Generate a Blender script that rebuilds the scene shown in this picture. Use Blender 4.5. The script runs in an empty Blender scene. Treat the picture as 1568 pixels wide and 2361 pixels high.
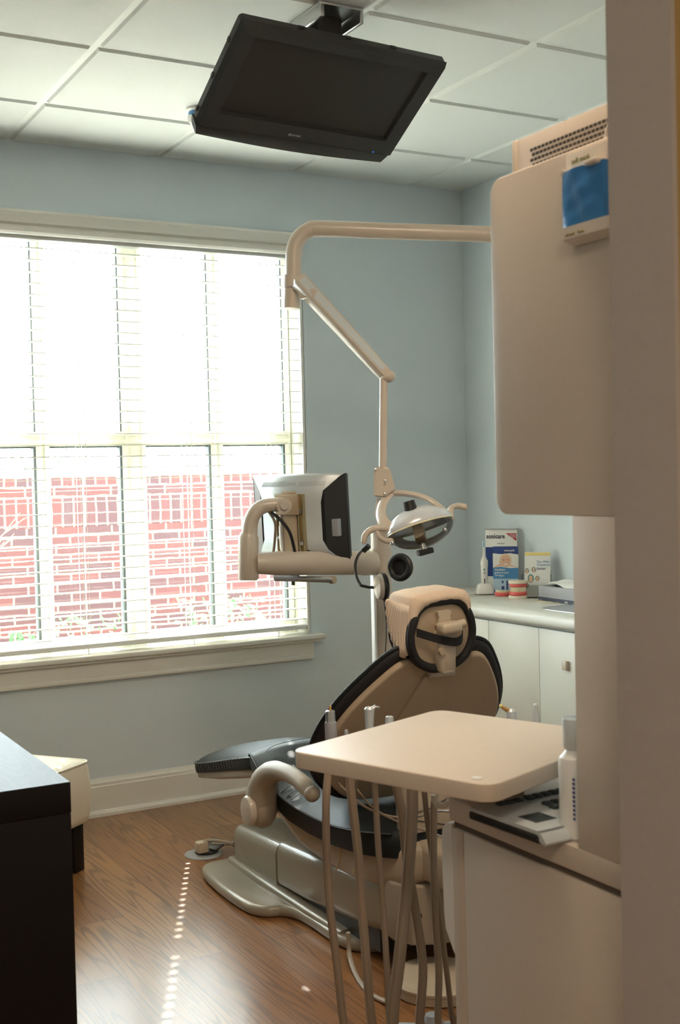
import bpy, bmesh, math, random
from mathutils import Vector, Matrix
random.seed(7)
R = math.radians
scene = bpy.context.scene
COL = scene.collection

# ------------------------------------------------------------------ camera
cam_d = bpy.data.cameras.new('camera'); cam = bpy.data.objects.new('camera', cam_d); COL.objects.link(cam)
_yaw, _pit, _rol = -0.5061, -0.0287, -0.0244
_f = Vector((-math.sin(_yaw)*math.cos(_pit), math.cos(_yaw)*math.cos(_pit), math.sin(_pit)))
_r0 = Vector((math.cos(_yaw), math.sin(_yaw), 0)); _u0 = _r0.cross(_f)
_r = _r0*math.cos(_rol) + _u0*math.sin(_rol); _u = -_r0*math.sin(_rol) + _u0*math.cos(_rol)
cam.matrix_world = Matrix(((_r.x, _u.x, -_f.x, -3.3102), (_r.y, _u.y, -_f.y, -4.7269), (_r.z, _u.z, -_f.z, 1.3414), (0, 0, 0, 1)))
cam_d.sensor_fit = 'VERTICAL'; cam_d.sensor_height = 36.0; cam_d.lens = 2785.47/2361*36.0
cam_d.clip_start = 0.05; cam_d.clip_end = 200
cam_d.dof.use_dof = True; cam_d.dof.focus_distance = 4.0; cam_d.dof.aperture_fstop = 7.5
scene.camera = cam

# ------------------------------------------------------------------ light
scene.view_settings.view_transform = 'Standard'; scene.view_settings.look = 'None'
scene.view_settings.gamma = 1.0; scene.view_settings.use_curve_mapping = False
scene.view_settings.exposure = 0.5
world = bpy.data.worlds.new('sky'); scene.world = world; world.use_nodes = True
wn = world.node_tree.nodes; wn['Background'].inputs[0].default_value = (0.80, 0.92, 1.0, 1); wn['Background'].inputs[1].default_value = 17.0

def lamp(name, kind, loc, energy, color, **kw):
    d = bpy.data.lights.new(name, kind); d.energy = energy; d.color = color
    for k, v in kw.items(): setattr(d, k, v)
    o = bpy.data.objects.new(name, d); COL.objects.link(o); o.location = loc
    return o
sun = lamp('sun', 'SUN', (0, 6, 8), 42.0, (1.0, 0.95, 0.86), angle=R(0.53))
sun.rotation_euler = Vector((-0.45, -1.0, -0.955)).to_track_quat('-Z', 'Y').to_euler()
lamp('room_ceiling_lamp', 'AREA', (-2.05, -3.05, 2.66), 17.0, (1.0, 0.78, 0.57), shape='SQUARE', size=0.5)
lamp('hall_ceiling_lamp', 'AREA', (-3.5, -5.2, 2.66), 22.0, (1.0, 0.80, 0.60), shape='SQUARE', size=0.6)
portal = lamp('window_portal', 'AREA', (-1.72, 0.16, 1.52), 1.0, (1, 1, 1), shape='RECTANGLE', size=1.76, size_y=1.72)
portal.rotation_euler = (R(-90), 0, 0); portal.data.cycles.is_portal = True

# ------------------------------------------------------------------ materials
def mat(name, color, rough=0.5, metal=0.0, spec=0.5, bump=0, bscale=80, coat=0, var=0, **kw):
    m = bpy.data.materials.new(name); m.use_nodes = True
    nt = m.node_tree; b = nt.nodes['Principled BSDF']
    b.inputs['Base Color'].default_value = (*color, 1); b.inputs['Roughness'].default_value = rough
    b.inputs['Metallic'].default_value = metal; b.inputs['Specular IOR Level'].default_value = spec
    b.inputs['Coat Weight'].default_value = coat
    for k, v in kw.items(): b.inputs[k.replace('_', ' ')].default_value = v
    tc = nt.nodes.new('ShaderNodeTexCoord'); nz = nt.nodes.new('ShaderNodeTexNoise')
    nz.inputs['Scale'].default_value = bscale; nt.links.new(tc.outputs['Object'], nz.inputs['Vector'])
    if bump:
        bp = nt.nodes.new('ShaderNodeBump'); bp.inputs['Strength'].default_value = bump; bp.inputs['Distance'].default_value = 0.002
        nt.links.new(nz.outputs['Fac'], bp.inputs['Height']); nt.links.new(bp.outputs['Normal'], b.inputs['Normal'])
    hv = nt.nodes.new('ShaderNodeMapRange'); hv.inputs['To Min'].default_value = 1-(var or .03); hv.inputs['To Max'].default_value = 1+(var or .03)
    nt.links.new(nz.outputs['Fac'], hv.inputs['Value'])
    mx = nt.nodes.new('ShaderNodeVectorMath'); mx.operation = 'SCALE'; mx.inputs[0].default_value = color
    nt.links.new(hv.outputs[0], mx.inputs['Scale']); nt.links.new(mx.outputs[0], b.inputs['Base Color'])
    return m

M = {}
M['wall'] = mat('painted_wall_blue_grey', (0.66, 0.75, 0.79), 0.75, bump=.15, bscale=140)
M['hall_wall'] = mat('painted_wall_ochre', (0.50, 0.36, 0.15), 0.8, bump=.2, bscale=140)
M['jamb'] = mat('painted_wall_taupe', (0.44, 0.395, 0.36), 0.75, bump=.5, bscale=60)
M['tile'] = mat('ceiling_tile', (0.72, 0.755, 0.73), 0.9, bump=.4, bscale=260)
M['grid'] = mat('ceiling_grid', (0.80, 0.84, 0.80), 0.6)
M['trim'] = mat('white_trim_paint', (0.78, 0.77, 0.71), 0.35)
M['vinyl'] = mat('cream_window_frame', (0.72, 0.72, 0.60), 0.4)
M['gasket'] = mat('dark_gasket', (0.10, 0.12, 0.12), 0.6)
M['beige'] = mat('beige_enamel', (0.60, 0.53, 0.44), 0.32, coat=.2)
M['beige_plastic'] = mat('beige_plastic', (0.58, 0.49, 0.37), 0.45)
M['shell'] = mat('tan_plastic_shell', (0.46, 0.36, 0.25), 0.5)
M['base'] = mat('champagne_base_cover', (0.34, 0.305, 0.24), 0.3, coat=.3)
M['laminate'] = mat('beige_laminate', (0.60, 0.52, 0.43), 0.42)
M['tray'] = mat('cream_laminate', (0.66, 0.57, 0.47), 0.4)
M['counter'] = mat('white_counter_laminate', (0.66, 0.66, 0.60), 0.38)
M['leather'] = mat('black_leather', (0.014, 0.019, 0.021), 0.52, spec=.24, bump=.25, bscale=120)
M['blackfab'] = mat('black_fabric', (0.012, 0.012, 0.014), 0.75)
M['seam'] = mat('grey_seam', (0.12, 0.13, 0.13), 0.5)
M['cloth'] = mat('cream_cloth', (0.76, 0.60, 0.45), 0.85, bump=.3, bscale=40)
M['black'] = mat('black_plastic', (0.018, 0.018, 0.017), 0.42)
M['tvframe'] = mat('black_tv_bezel', (0.022, 0.023, 0.022), 0.4)
M['screen'] = mat('dark_screen', (0.030, 0.030, 0.026), 0.32, spec=.35)
M['silver'] = mat('silver_plastic', (0.60, 0.65, 0.67), 0.35, metal=.2)
M['steel'] = mat('brushed_steel', (0.60, 0.60, 0.60), 0.28, metal=1)
M['brass'] = mat('yellow_zinc_steel', (0.52, 0.44, 0.26), 0.35, metal=.8)
M['white'] = mat('white_plastic', (0.80, 0.80, 0.77), 0.35)
M['paper'] = mat('white_paper', (0.82, 0.83, 0.80), 0.7)
M['hose'] = mat('taupe_rubber_hose', (0.25, 0.185, 0.13), 0.5)
M['cord'] = mat('grey_cord', (0.45, 0.40, 0.33), 0.5)
M['taupe'] = mat('shaded_beige_plastic', (0.38, 0.32, 0.245), 0.42)  # beige plastic darkened: the armrest's shade is put into the colour
M['chair_shell'] = mat('chair_beige_shell', (0.45, 0.37, 0.275), 0.4, coat=.15)
M['darkwood'] = None
M['cream_leather'] = mat('cream_leather', (0.80, 0.74, 0.62), 0.4, bump=.2, bscale=60)
M['espresso'] = mat('dark_leg_wood', (0.006, 0.0045, 0.004), 0.6, spec=.25)
M['blue_bag'] = mat('blue_plastic_pouch', (0.03, 0.17, 0.42), 0.28, bump=.9, bscale=30)
M['pink'] = mat('pink_gum_acrylic', (0.75, 0.13, 0.12), 0.3)
M['tooth'] = mat('ivory_teeth', (0.86, 0.78, 0.55), 0.3)
M['plaster'] = mat('cream_plaster', (0.82, 0.74, 0.58), 0.5)
M['navy'] = mat('navy_print', (0.03, 0.07, 0.26), 0.4)
M['blue'] = mat('blue_print', (0.07, 0.26, 0.52), 0.4)
M['skyblue'] = mat('pale_blue_print', (0.45, 0.62, 0.76), 0.4)
M['red'] = mat('red_print', (0.42, 0.03, 0.05), 0.4)
M['yellow'] = mat('yellow_print', (0.85, 0.70, 0.25), 0.5)
M['skin'] = mat('skin_print', (0.75, 0.47, 0.33), 0.5)
M['blond'] = mat('blond_print', (0.75, 0.60, 0.42), 0.5)
M['teal'] = mat('teal_print', (0.10, 0.32, 0.28), 0.4)
M['ink'] = mat('black_ink', (0.03, 0.04, 0.07), 0.5)
M['olive'] = mat('olive_ink', (0.30, 0.27, 0.06), 0.5)
M['greybox'] = mat('grey_card', (0.36, 0.37, 0.40), 0.5)
M['keys'] = mat('dark_teal_keys', (0.035, 0.05, 0.055), 0.4)
M['cav'] = mat('dark_gap', (0.03, 0.026, 0.022), 0.8)
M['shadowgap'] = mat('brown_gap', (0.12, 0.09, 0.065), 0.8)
M['grass'] = mat('lawn', (0.09, 0.17, 0.05), 0.9, var=.4, bscale=8)
M['leaf'] = mat('green_leaves', (0.035, 0.085, 0.02), 0.7, var=.3)
M['twig'] = mat('tan_twig', (0.42, 0.20, 0.10), 0.8)
M['bark'] = mat('grey_bark', (0.25, 0.22, 0.18), 0.9)
M['reflector'] = mat('satin_reflector', (0.72, 0.76, 0.80), 0.22, metal=.25)
M['amber'] = mat('amber_tip', (0.62, 0.36, 0.12), 0.3, metal=.4)
M['led'] = mat('blue_led', (0.02, 0.1, 0.6), 0.3); 
M['led'].node_tree.nodes['Principled BSDF'].inputs['Emission Color'].default_value = (0.02, 0.2, 1, 1)
M['led'].node_tree.nodes['Principled BSDF'].inputs['Emission Strength'].default_value = 1.0

def thin_glass(name, tint, fac):
    m = bpy.data.materials.new(name); m.use_nodes = True; nt = m.node_tree; nt.nodes.clear()
    out = nt.nodes.new('ShaderNodeOutputMaterial'); mix = nt.nodes.new('ShaderNodeMixShader')
    tr = nt.nodes.new('ShaderNodeBsdfTransparent'); gl = nt.nodes.new('ShaderNodeBsdfGlossy')
    tr.inputs[0].default_value = (*tint, 1); gl.inputs['Roughness'].default_value = 0.03
    fr = nt.nodes.new('ShaderNodeFresnel'); fr.inputs['IOR'].default_value = fac
    nt.links.new(fr.outputs[0], mix.inputs[0]); nt.links.new(tr.outputs[0], mix.inputs[1]); nt.links.new(gl.outputs[0], mix.inputs[2])
    nt.links.new(mix.outputs[0], out.inputs[0]); return m
M['glass'] = thin_glass('window_glass', (0.97, 0.985, 0.975), 1.25)
M['acrylic'] = thin_glass('clear_acrylic', (0.88, 0.91, 0.91), 1.5)
M['shield'] = thin_glass('clear_lamp_shield', (0.86, 0.88, 0.86), 1.45)

def slat_mat():
    m = bpy.data.materials.new('white_blind_slat'); m.use_nodes = True; nt = m.node_tree
    b = nt.nodes['Principled BSDF']; b.inputs['Base Color'].default_value = (0.88, 0.88, 0.85, 1); b.inputs['Roughness'].default_value = .35
    t = nt.nodes.new('ShaderNodeBsdfTranslucent'); t.inputs[0].default_value = (0.9, 0.88, 0.8, 1)
    mx = nt.nodes.new('ShaderNodeMixShader'); mx.inputs[0].default_value = .25
    nt.links.new(b.outputs[0], mx.inputs[1]); nt.links.new(t.outputs[0], mx.inputs[2])
    nt.links.new(mx.outputs[0], nt.nodes['Material Output'].inputs[0]); return m
M['slat'] = slat_mat()

def floor_mat():
    m = bpy.data.materials.new('oak_plank_floor'); m.use_nodes = True; nt = m.node_tree; L = nt.links.new
    b = nt.nodes['Principled BSDF']
    tc = nt.nodes.new('ShaderNodeTexCoord'); sp = nt.nodes.new('ShaderNodeSeparateXYZ'); L(tc.outputs['Object'], sp.inputs[0])
    cb = nt.nodes.new('ShaderNodeCombineXYZ'); L(sp.outputs['Y'], cb.inputs['X']); L(sp.outputs['X'], cb.inputs['Y'])
    br = nt.nodes.new('ShaderNodeTexBrick'); br.offset = .37; br.offset_frequency = 2
    br.inputs['Scale'].default_value = 1; br.inputs['Brick Width'].default_value = 1.15; br.inputs['Row Height'].default_value = .152
    br.inputs['Mortar Size'].default_value = .0012; br.inputs['Mortar Smooth'].default_value = .3; br.inputs['Bias'].default_value = 0
    br.inputs['Color1'].default_value = (0, 0, 0, 1); br.inputs['Color2'].default_value = (1, 1, 1, 1); br.inputs['Mortar'].default_value = (.5, .5, .5, 1)
    L(cb.outputs[0], br.inputs['Vector'])
    # plank id shifts the grain
    sc = nt.nodes.new('ShaderNodeVectorMath'); sc.operation = 'SCALE'; sc.inputs['Scale'].default_value = 13.7; L(br.outputs['Color'], sc.inputs[0])
    ad = nt.nodes.new('ShaderNodeVectorMath'); ad.operation = 'ADD'; L(cb.outputs[0], ad.inputs[0]); L(sc.outputs[0], ad.inputs[1])
    mp = nt.nodes.new('ShaderNodeMapping'); mp.inputs['Scale'].default_value = (1.0, 15, 1); L(ad.outputs[0], mp.inputs[0])
    nz = nt.nodes.new('ShaderNodeTexNoise'); nz.inputs['Scale'].default_value = 1.0; nz.inputs['Detail'].default_value = 1.2; L(mp.outputs[0], nz.inputs['Vector'])
    # cathedral grain = contour lines of a smooth noise
    ml = nt.nodes.new('ShaderNodeMath'); ml.operation = 'MULTIPLY'; ml.inputs[1].default_value = 70; L(nz.outputs['Fac'], ml.inputs[0])
    sn = nt.nodes.new('ShaderNodeMath'); sn.operation = 'SINE'; L(ml.outputs[0], sn.inputs[0])
    mr = nt.nodes.new('ShaderNodeMapRange'); mr.inputs['From Min'].default_value = .1; mr.inputs['From Max'].default_value = 1; mr.inputs['To Min'].default_value = 0; mr.inputs['To Max'].default_value = .95; L(sn.outputs[0], mr.inputs['Value'])
    n2 = nt.nodes.new('ShaderNodeTexNoise'); n2.inputs['Scale'].default_value = 1.6; n2.inputs['Detail'].default_value = 3; L(ad.outputs[0], n2.inputs['Vector'])
    m3 = nt.nodes.new('ShaderNodeMath'); m3.operation = 'MULTIPLY'; L(mr.outputs[0], m3.inputs[0]); L(n2.outputs['Fac'], m3.inputs[1])
    rp = nt.nodes.new('ShaderNodeValToRGB'); rp.color_ramp.elements[0].color = (0.17, 0.072, 0.024, 1); rp.color_ramp.elements[1].color = (0.43, 0.225, 0.085, 1)
    e = rp.color_ramp.elements.new(.5); e.color = (0.28, 0.125, 0.043, 1)
    ax = nt.nodes.new('ShaderNodeMath'); ax.operation = 'MULTIPLY_ADD'; ax.inputs[1].default_value = .45; L(br.outputs['Color'], ax.inputs[0])
    hz = nt.nodes.new('ShaderNodeMath'); hz.operation = 'MULTIPLY'; hz.inputs[1].default_value = .55; L(n2.outputs['Fac'], hz.inputs[0]); L(hz.outputs[0], ax.inputs[2])
    L(ax.outputs[0], rp.inputs[0])
    mix = nt.nodes.new('ShaderNodeMix'); mix.data_type = 'RGBA'; L(m3.outputs[0], mix.inputs['Factor']); L(rp.outputs[0], mix.inputs[6]); mix.inputs[7].default_value = (0.06, 0.024, 0.010, 1)
    mm = nt.nodes.new('ShaderNodeMix'); mm.data_type = 'RGBA'; L(br.outputs['Fac'], mm.inputs['Factor']); L(mix.outputs[2], mm.inputs[6]); mm.inputs[7].default_value = (0.07, 0.035, 0.018, 1)
    L(mm.outputs[2], b.inputs['Base Color'])
    b.inputs['Roughness'].default_value = .32; b.inputs['Coat Weight'].default_value = .28; b.inputs['Coat Roughness'].default_value = .2
    bp = nt.nodes.new('ShaderNodeBump'); bp.inputs['Strength'].default_value = .12; bp.inputs['Distance'].default_value = .001; L(m3.outputs[0], bp.inputs['Height']); L(bp.outputs[0], b.inputs['Normal'])
    return m
M['floor'] = floor_mat()

def darkwood_mat():
    m = bpy.data.materials.new('black_brown_wood'); m.use_nodes = True; nt = m.node_tree; L = nt.links.new
    b = nt.nodes['Principled BSDF']; tc = nt.nodes.new('ShaderNodeTexCoord'); mp = nt.nodes.new('ShaderNodeMapping'); mp.inputs['Scale'].default_value = (9, 1.5, 9)
    nz = nt.nodes.new('ShaderNodeTexNoise'); nz.inputs['Scale'].default_value = 2; nz.inputs['Detail'].default_value = 1
    L(tc.outputs['Object'], mp.inputs[0]); L(mp.outputs[0], nz.inputs['Vector'])
    ml = nt.nodes.new('ShaderNodeMath'); ml.operation = 'MULTIPLY'; ml.inputs[1].default_value = 60; L(nz.outputs['Fac'], ml.inputs[0])
    sn = nt.nodes.new('ShaderNodeMath'); sn.operation = 'SINE'; L(ml.outputs[0], sn.inputs[0])
    rp = nt.nodes.new('ShaderNodeValToRGB'); rp.color_ramp.elements[0].color = (0.006, 0.0045, 0.004, 1); rp.color_ramp.elements[1].color = (0.012, 0.009, 0.008, 1)
    L(sn.outputs[0], rp.inputs[0]); L(rp.outputs[0], b.inputs['Base Color']); b.inputs['Roughness'].default_value = .42; b.inputs['Specular IOR Level'].default_value = .10
    bp = nt.nodes.new('ShaderNodeBump'); bp.inputs['Strength'].default_value = .15; bp.inputs['Distance'].default_value = .0003; L(sn.outputs[0], bp.inputs['Height']); L(bp.outputs[0], b.inputs['Normal'])
    return m
M['darkwood'] = darkwood_mat()

def brick_mat(name, width, row, offset, swap=False, z0=0.0):
    m = bpy.data.materials.new(name); m.use_nodes = True; nt = m.node_tree; L = nt.links.new
    b = nt.nodes['Principled BSDF']; b.inputs['Roughness'].default_value = .9
    tc = nt.nodes.new('ShaderNodeTexCoord'); sp = nt.nodes.new('ShaderNodeSeparateXYZ'); L(tc.outputs['Object'], sp.inputs[0])
    za = nt.nodes.new('ShaderNodeMath'); za.operation = 'SUBTRACT'; za.inputs[1].default_value = z0; L(sp.outputs['Z'], za.inputs[0])
    cb = nt.nodes.new('ShaderNodeCombineXYZ')
    L(sp.outputs['X'], cb.inputs['Y' if swap else 'X']); L(za.outputs[0], cb.inputs['X' if swap else 'Y'])
    nz = nt.nodes.new('ShaderNodeTexNoise'); nz.inputs['Scale'].default_value = 9; nz.inputs['Detail'].default_value = 3; L(cb.outputs[0], nz.inputs['Vector'])
    ds = nt.nodes.new('ShaderNodeVectorMath'); ds.operation = 'SCALE'; ds.inputs['Scale'].default_value = .016; L(nz.outputs['Color'], ds.inputs[0])
    ad = nt.nodes.new('ShaderNodeVectorMath'); ad.operation = 'ADD'; L(cb.outputs[0], ad.inputs[0]); L(ds.outputs[0], ad.inputs[1])
    br = nt.nodes.new('ShaderNodeTexBrick'); br.offset = offset; br.inputs['Scale'].default_value = 1
    br.inputs['Brick Width'].default_value = width; br.inputs['Row Height'].default_value = row
    br.inputs['Mortar Size'].default_value = .006; br.inputs['Mortar Smooth'].default_value = .2; br.inputs['Bias'].default_value = -.1
    br.inputs['Color1'].default_value = (0.078, 0.018, 0.0145, 1); br.inputs['Color2'].default_value = (0.040, 0.017, 0.018, 1); br.inputs['Mortar'].default_value = (0.30, 0.20, 0.11, 1)
    L(ad.outputs[0], br.inputs['Vector']); L(br.outputs['Color'], b.inputs['Base Color'])
    return m
M['brick'] = brick_mat('red_brick_running', .200, .0665, .5)
M['brick_soldier'] = brick_mat('red_brick_soldier', .214, .079, 0, True, 1.046)
M['brick_row'] = brick_mat('red_brick_rowlock', .079, .072, 0, False, 1.328)

# ------------------------------------------------------------------ mesh helpers
def frame(o, x, y):
    x = Vector(x).normalized(); y = Vector(y); z = x.cross(y).normalized(); y = z.cross(x)
    m = Matrix((x, y, z)).transposed().to_4x4(); m.translation = Vector(o); return m
def T(x, y, z): return Matrix.Translation((x, y, z))
def Rz(a): return Matrix.Rotation(R(a), 4, 'Z')
def Rx(a): return Matrix.Rotation(R(a), 4, 'X')
def Ry(a): return Matrix.Rotation(R(a), 4, 'Y')

def box(bm, lo, hi, m=None, bev=0, seg=2, mi=0):
    lo = Vector(lo); hi = Vector(hi)
    t = bmesh.new(); bmesh.ops.create_cube(t, size=1)
    for v in t.verts: v.co = Vector(((v.co.x+.5)*(hi.x-lo.x)+lo.x, (v.co.y+.5)*(hi.y-lo.y)+lo.y, (v.co.z+.5)*(hi.z-lo.z)+lo.z))
    if bev: bmesh.ops.bevel(t, geom=t.edges[:], offset=bev, segments=seg, affect='EDGES', profile=.5)
    merge(bm, t, m, mi)
def merge(bm, t, m=None, mi=0):
    if m is not None: bmesh.ops.transform(t, matrix=m, verts=t.verts)
    mp = {v: bm.verts.new(v.co) for v in t.verts}
    for f in t.faces:
        try: nf = bm.faces.new([mp[v] for v in f.verts]); nf.material_index = mi
        except ValueError: pass
    t.free()
def slab(bm, pts, z0, z1, m=None, bev=0, seg=3, mi=0):
    """outline pts (x,y) extruded from z0 to z1, rims rounded"""
    t = bmesh.new(); vs = [t.verts.new((p[0], p[1], z0)) for p in pts]; f = t.faces.new(vs)
    r = bmesh.ops.extrude_face_region(t, geom=[f]); up = [v for v in r['geom'] if isinstance(v, bmesh.types.BMVert)]
    for v in up: v.co.z = z1
    t.normal_update()
    if bev:
        es = [e for e in t.edges if abs(e.verts[0].co.z-e.verts[1].co.z) < 1e-6]
        bmesh.ops.bevel(t, geom=es, offset=bev, segments=seg, affect='EDGES', profile=.5)
    bmesh.ops.recalc_face_normals(t, faces=t.faces)
    merge(bm, t, m, mi)
def rrect(x0, y0, x1, y1, r, n=6):
    out = []
    for cx, cy, a0 in ((x1-r, y1-r, 0), (x0+r, y1-r, 90), (x0+r, y0+r, 180), (x1-r, y0+r, 270)):
        for i in range(n+1):
            a = R(a0+90*i/n); out.append((cx+r*math.cos(a), cy+r*math.sin(a)))
    return out
def ell(cx, cy, rx, ry, n=28): return [(cx+rx*math.cos(2*math.pi*i/n), cy+ry*math.sin(2*math.pi*i/n)) for i in range(n)]
def smooth(pts, n=6, closed=False):
    P = [Vector(p) for p in pts]; out = []; N = len(P)
    rng = range(N if closed else N-1)
    for i in rng:
        if closed: a, b, c, d = P[(i-1) % N], P[i], P[(i+1) % N], P[(i+2) % N]
        else: a, b, c, d = P[max(i-1, 0)], P[i], P[i+1], P[min(i+2, N-1)]
        for k in range(n):
            t = k/n
            out.append(.5*((2*b)+(c-a)*t+(2*a-5*b+4*c-d)*t*t+(3*b-a-3*c+d)*t**3))
    if not closed: out.append(P[-1])
    return out
def tube(bm, pts, r, n=12, sm=0, m=None, mi=0, flat=None, closed=False):
    """r a number or one per point; flat=(sx,sy) squashes the section"""
    P = [Vector(p) for p in pts]
    if isinstance(r, (int, float)): rr = [r]*len(P)
    else: rr = list(r)
    if sm:
        Q = smooth([(*p, q) for p, q in zip(P, rr)] if False else P, sm, closed)
        k = len(Q); rr = [rr[min(int(i/sm), len(rr)-1)]*(1-(i % sm)/sm)+rr[(int(i/sm)+1) % len(rr) if closed else min(int(i/sm)+1, len(rr)-1)]*((i % sm)/sm) for i in range(k)]
        P = Q
    t = bmesh.new(); rings = []
    up = None; N = len(P)
    for i, p in enumerate(P):
        if closed: d = P[(i+1) % N]-P[i-1]
        else: d = P[min(i+1, N-1)]-P[max(i-1, 0)]
        d = d.normalized() if d.length > 1e-9 else Vector((0, 0, 1))
        if up is None: up = Vector((0, 0, 1)) if abs(d.z) < .9 else Vector((0, 1, 0))
        x = up.cross(d); x = x.normalized() if x.length > 1e-6 else d.orthogonal().normalized(); y = d.cross(x).normalized(); up = y
        sx, sy = flat or (1, 1)
        rings.append([t.verts.new(p+x*rr[i]*sx*math.cos(2*math.pi*k/n)+y*rr[i]*sy*math.sin(2*math.pi*k/n)) for k in range(n)])
    for i in range(N if closed else N-1):
        a, b = rings[i], rings[(i+1) % N]
        for k in range(n): t.faces.new((a[k], a[(k+1) % n], b[(k+1) % n], b[k]))
    if not closed: t.faces.new(rings[0][::-1]); t.faces.new(rings[-1])
    bmesh.ops.recalc_face_normals(t, faces=t.faces)
    merge(bm, t, m, mi)
def cyl(bm, a, b, r, n=20, r2=None, mi=0, m=None): tube(bm, [a, b], [r, r if r2 is None else r2], n, mi=mi, m=m)
def lathe(bm, prof, m=None, n=24, mi=0):
    t = bmesh.new(); rings = []
    for r, z in prof:
        rings.append([t.verts.new((max(r, 1e-4)*math.cos(2*math.pi*k/n), max(r, 1e-4)*math.sin(2*math.pi*k/n), z)) for k in range(n)])
    for a, b in zip(rings, rings[1:]):
        for k in range(n): t.faces.new((a[k], a[(k+1) % n], b[(k+1) % n], b[k]))
    t.faces.new(rings[0][::-1]); t.faces.new(rings[-1])
    bmesh.ops.recalc_face_normals(t, faces=t.faces); merge(bm, t, m, mi)
def loft(bm, rings, m=None, mi=0, cap=True):
    t = bmesh.new(); rs = [[t.verts.new(p) for p in r] for r in rings]; n = len(rs[0])
    for a, b in zip(rs, rs[1:]):
        for k in range(n): t.faces.new((a[k], a[(k+1) % n], b[(k+1) % n], b[k]))
    if cap: t.faces.new(rs[0][::-1]); t.faces.new(rs[-1])
    bmesh.ops.recalc_face_normals(t, faces=t.faces); merge(bm, t, m, mi)
def sph(bm, c, r, s=(1, 1, 1), m=None, mi=0, seg=20):
    t = bmesh.new(); bmesh.ops.create_uvsphere(t, u_segments=seg, v_segments=seg//2, radius=r)
    for v in t.verts: v.co = Vector((v.co.x*s[0]+c[0], v.co.y*s[1]+c[1], v.co.z*s[2]+c[2]))
    merge(bm, t, m, mi)
def B(): return bmesh.new()

def abs_loc(o):
    v = Vector((0, 0, 0))
    while o: v += o.location; o = o.parent
    return v
def obj(name, bm, mats, parent=None, sharp=35, origin=None):
    if not isinstance(mats, (list, tuple)): mats = [mats]
    me = bpy.data.meshes.new(name)
    bmesh.ops.remove_doubles(bm, verts=bm.verts, dist=1e-6)
    if parent: off = abs_loc(parent)
    else:
        xs = [v.co.x for v in bm.verts]; ys = [v.co.y for v in bm.verts]; zs = [v.co.z for v in bm.verts]
        off = Vector(origin) if origin is not None else Vector(((min(xs)+max(xs))/2, (min(ys)+max(ys))/2, min(zs)))
    for v in bm.verts: v.co -= off
    bm.to_mesh(me); bm.free()
    for p in me.polygons: p.use_smooth = True
    me.set_sharp_from_angle(angle=R(sharp))
    for m in mats: me.materials.append(M[m])
    o = bpy.data.objects.new(name, me); COL.objects.link(o)
    if parent: o.parent = parent
    else: o.location = off
    return o
def tag(o, label, cat, group=None):
    o['label'] = label; o['category'] = cat
    if group: o['group'] = group
    return o
def thing(name, label, cat, loc, group=None):
    o = bpy.data.objects.new(name, None); o.empty_display_size = .05; COL.objects.link(o); o.location = loc
    return tag(o, label, cat, group)
def struct(name, bm, mats, parent=None, sharp=35):
    o = obj(name, bm, mats, parent, sharp, origin=(0, 0, 0))
    if not parent: o['kind'] = 'structure'
    return o
def text(name, s, size, m, mtl, parent, ext=.0004, bold=0.0, ax='LEFT', sx=1.0):
    c = bpy.data.curves.new(name, 'FONT'); c.body = s; c.size = size; c.extrude = ext; c.offset = bold; c.align_x = ax; c.resolution_u = 2
    tmp = bpy.data.objects.new(name, c); COL.objects.link(tmp)
    me = bpy.data.meshes.new_from_object(tmp.evaluated_get(bpy.context.evaluated_depsgraph_get())); bpy.data.objects.remove(tmp)
    me.materials.clear(); me.materials.append(M[mtl])
    off = abs_loc(parent)
    me.transform(Matrix.Translation(-off) @ m @ Matrix.Diagonal((sx, 1, 1, 1)))
    o = bpy.data.objects.new(name, me); COL.objects.link(o); o.parent = parent
    return o

# ------------------------------------------------------------------ room shell
H = 2.685
XL, YF = -4.6, -6.6
WX0, WX1, WZ0, WZ1 = -2.62, -0.855, 0.655, 2.375      # window opening
b = B(); box(b, (XL, YF, -.1), (0, 0, 0)); struct('floor', b, 'floor')
b = B()
box(b, (XL-.15, 0, -.1), (WX0, .2, H+.1)); box(b, (WX1, 0, -.1), (.15, .2, H+.1))
box(b, (WX0, 0, -.1), (WX1, .2, WZ0)); box(b, (WX0, 0, WZ1), (WX1, .2, H+.1)); struct('wall_back', b, 'wall')
b = B(); box(b, (0, YF, -.1), (.15, 0, H+.1)); struct('wall_right', b, 'wall')
b = B(); box(b, (XL-.15, YF, -.1), (XL, 0, H+.1)); struct('wall_left', b, 'wall')
b = B(); box(b, (XL-.15, YF-.15, -.1), (.15, YF, H+.1)); struct('wall_rear', b, 'hall_wall')
# partition towards the hall, the camera looks past its end
b = B(); PY0, PY1, PX = -3.6235, -3.50, -2.217
slab(b, [(PX, PY0+.004), (PX+.004, PY0), (0, PY0), (0, PY1), (PX+.004, PY1), (PX, PY1-.004)], 0, H)
box(b, (XL, PY0, 0), (-4.1, PY1, H)); box(b, (-4.1, PY0, 2.25), (PX, PY1, H))
o = struct('wall_front', b, ['jamb', 'hall_wall'])
for p in o.data.polygons:
    if p.normal.y < -.9: p.material_index = 1
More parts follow.
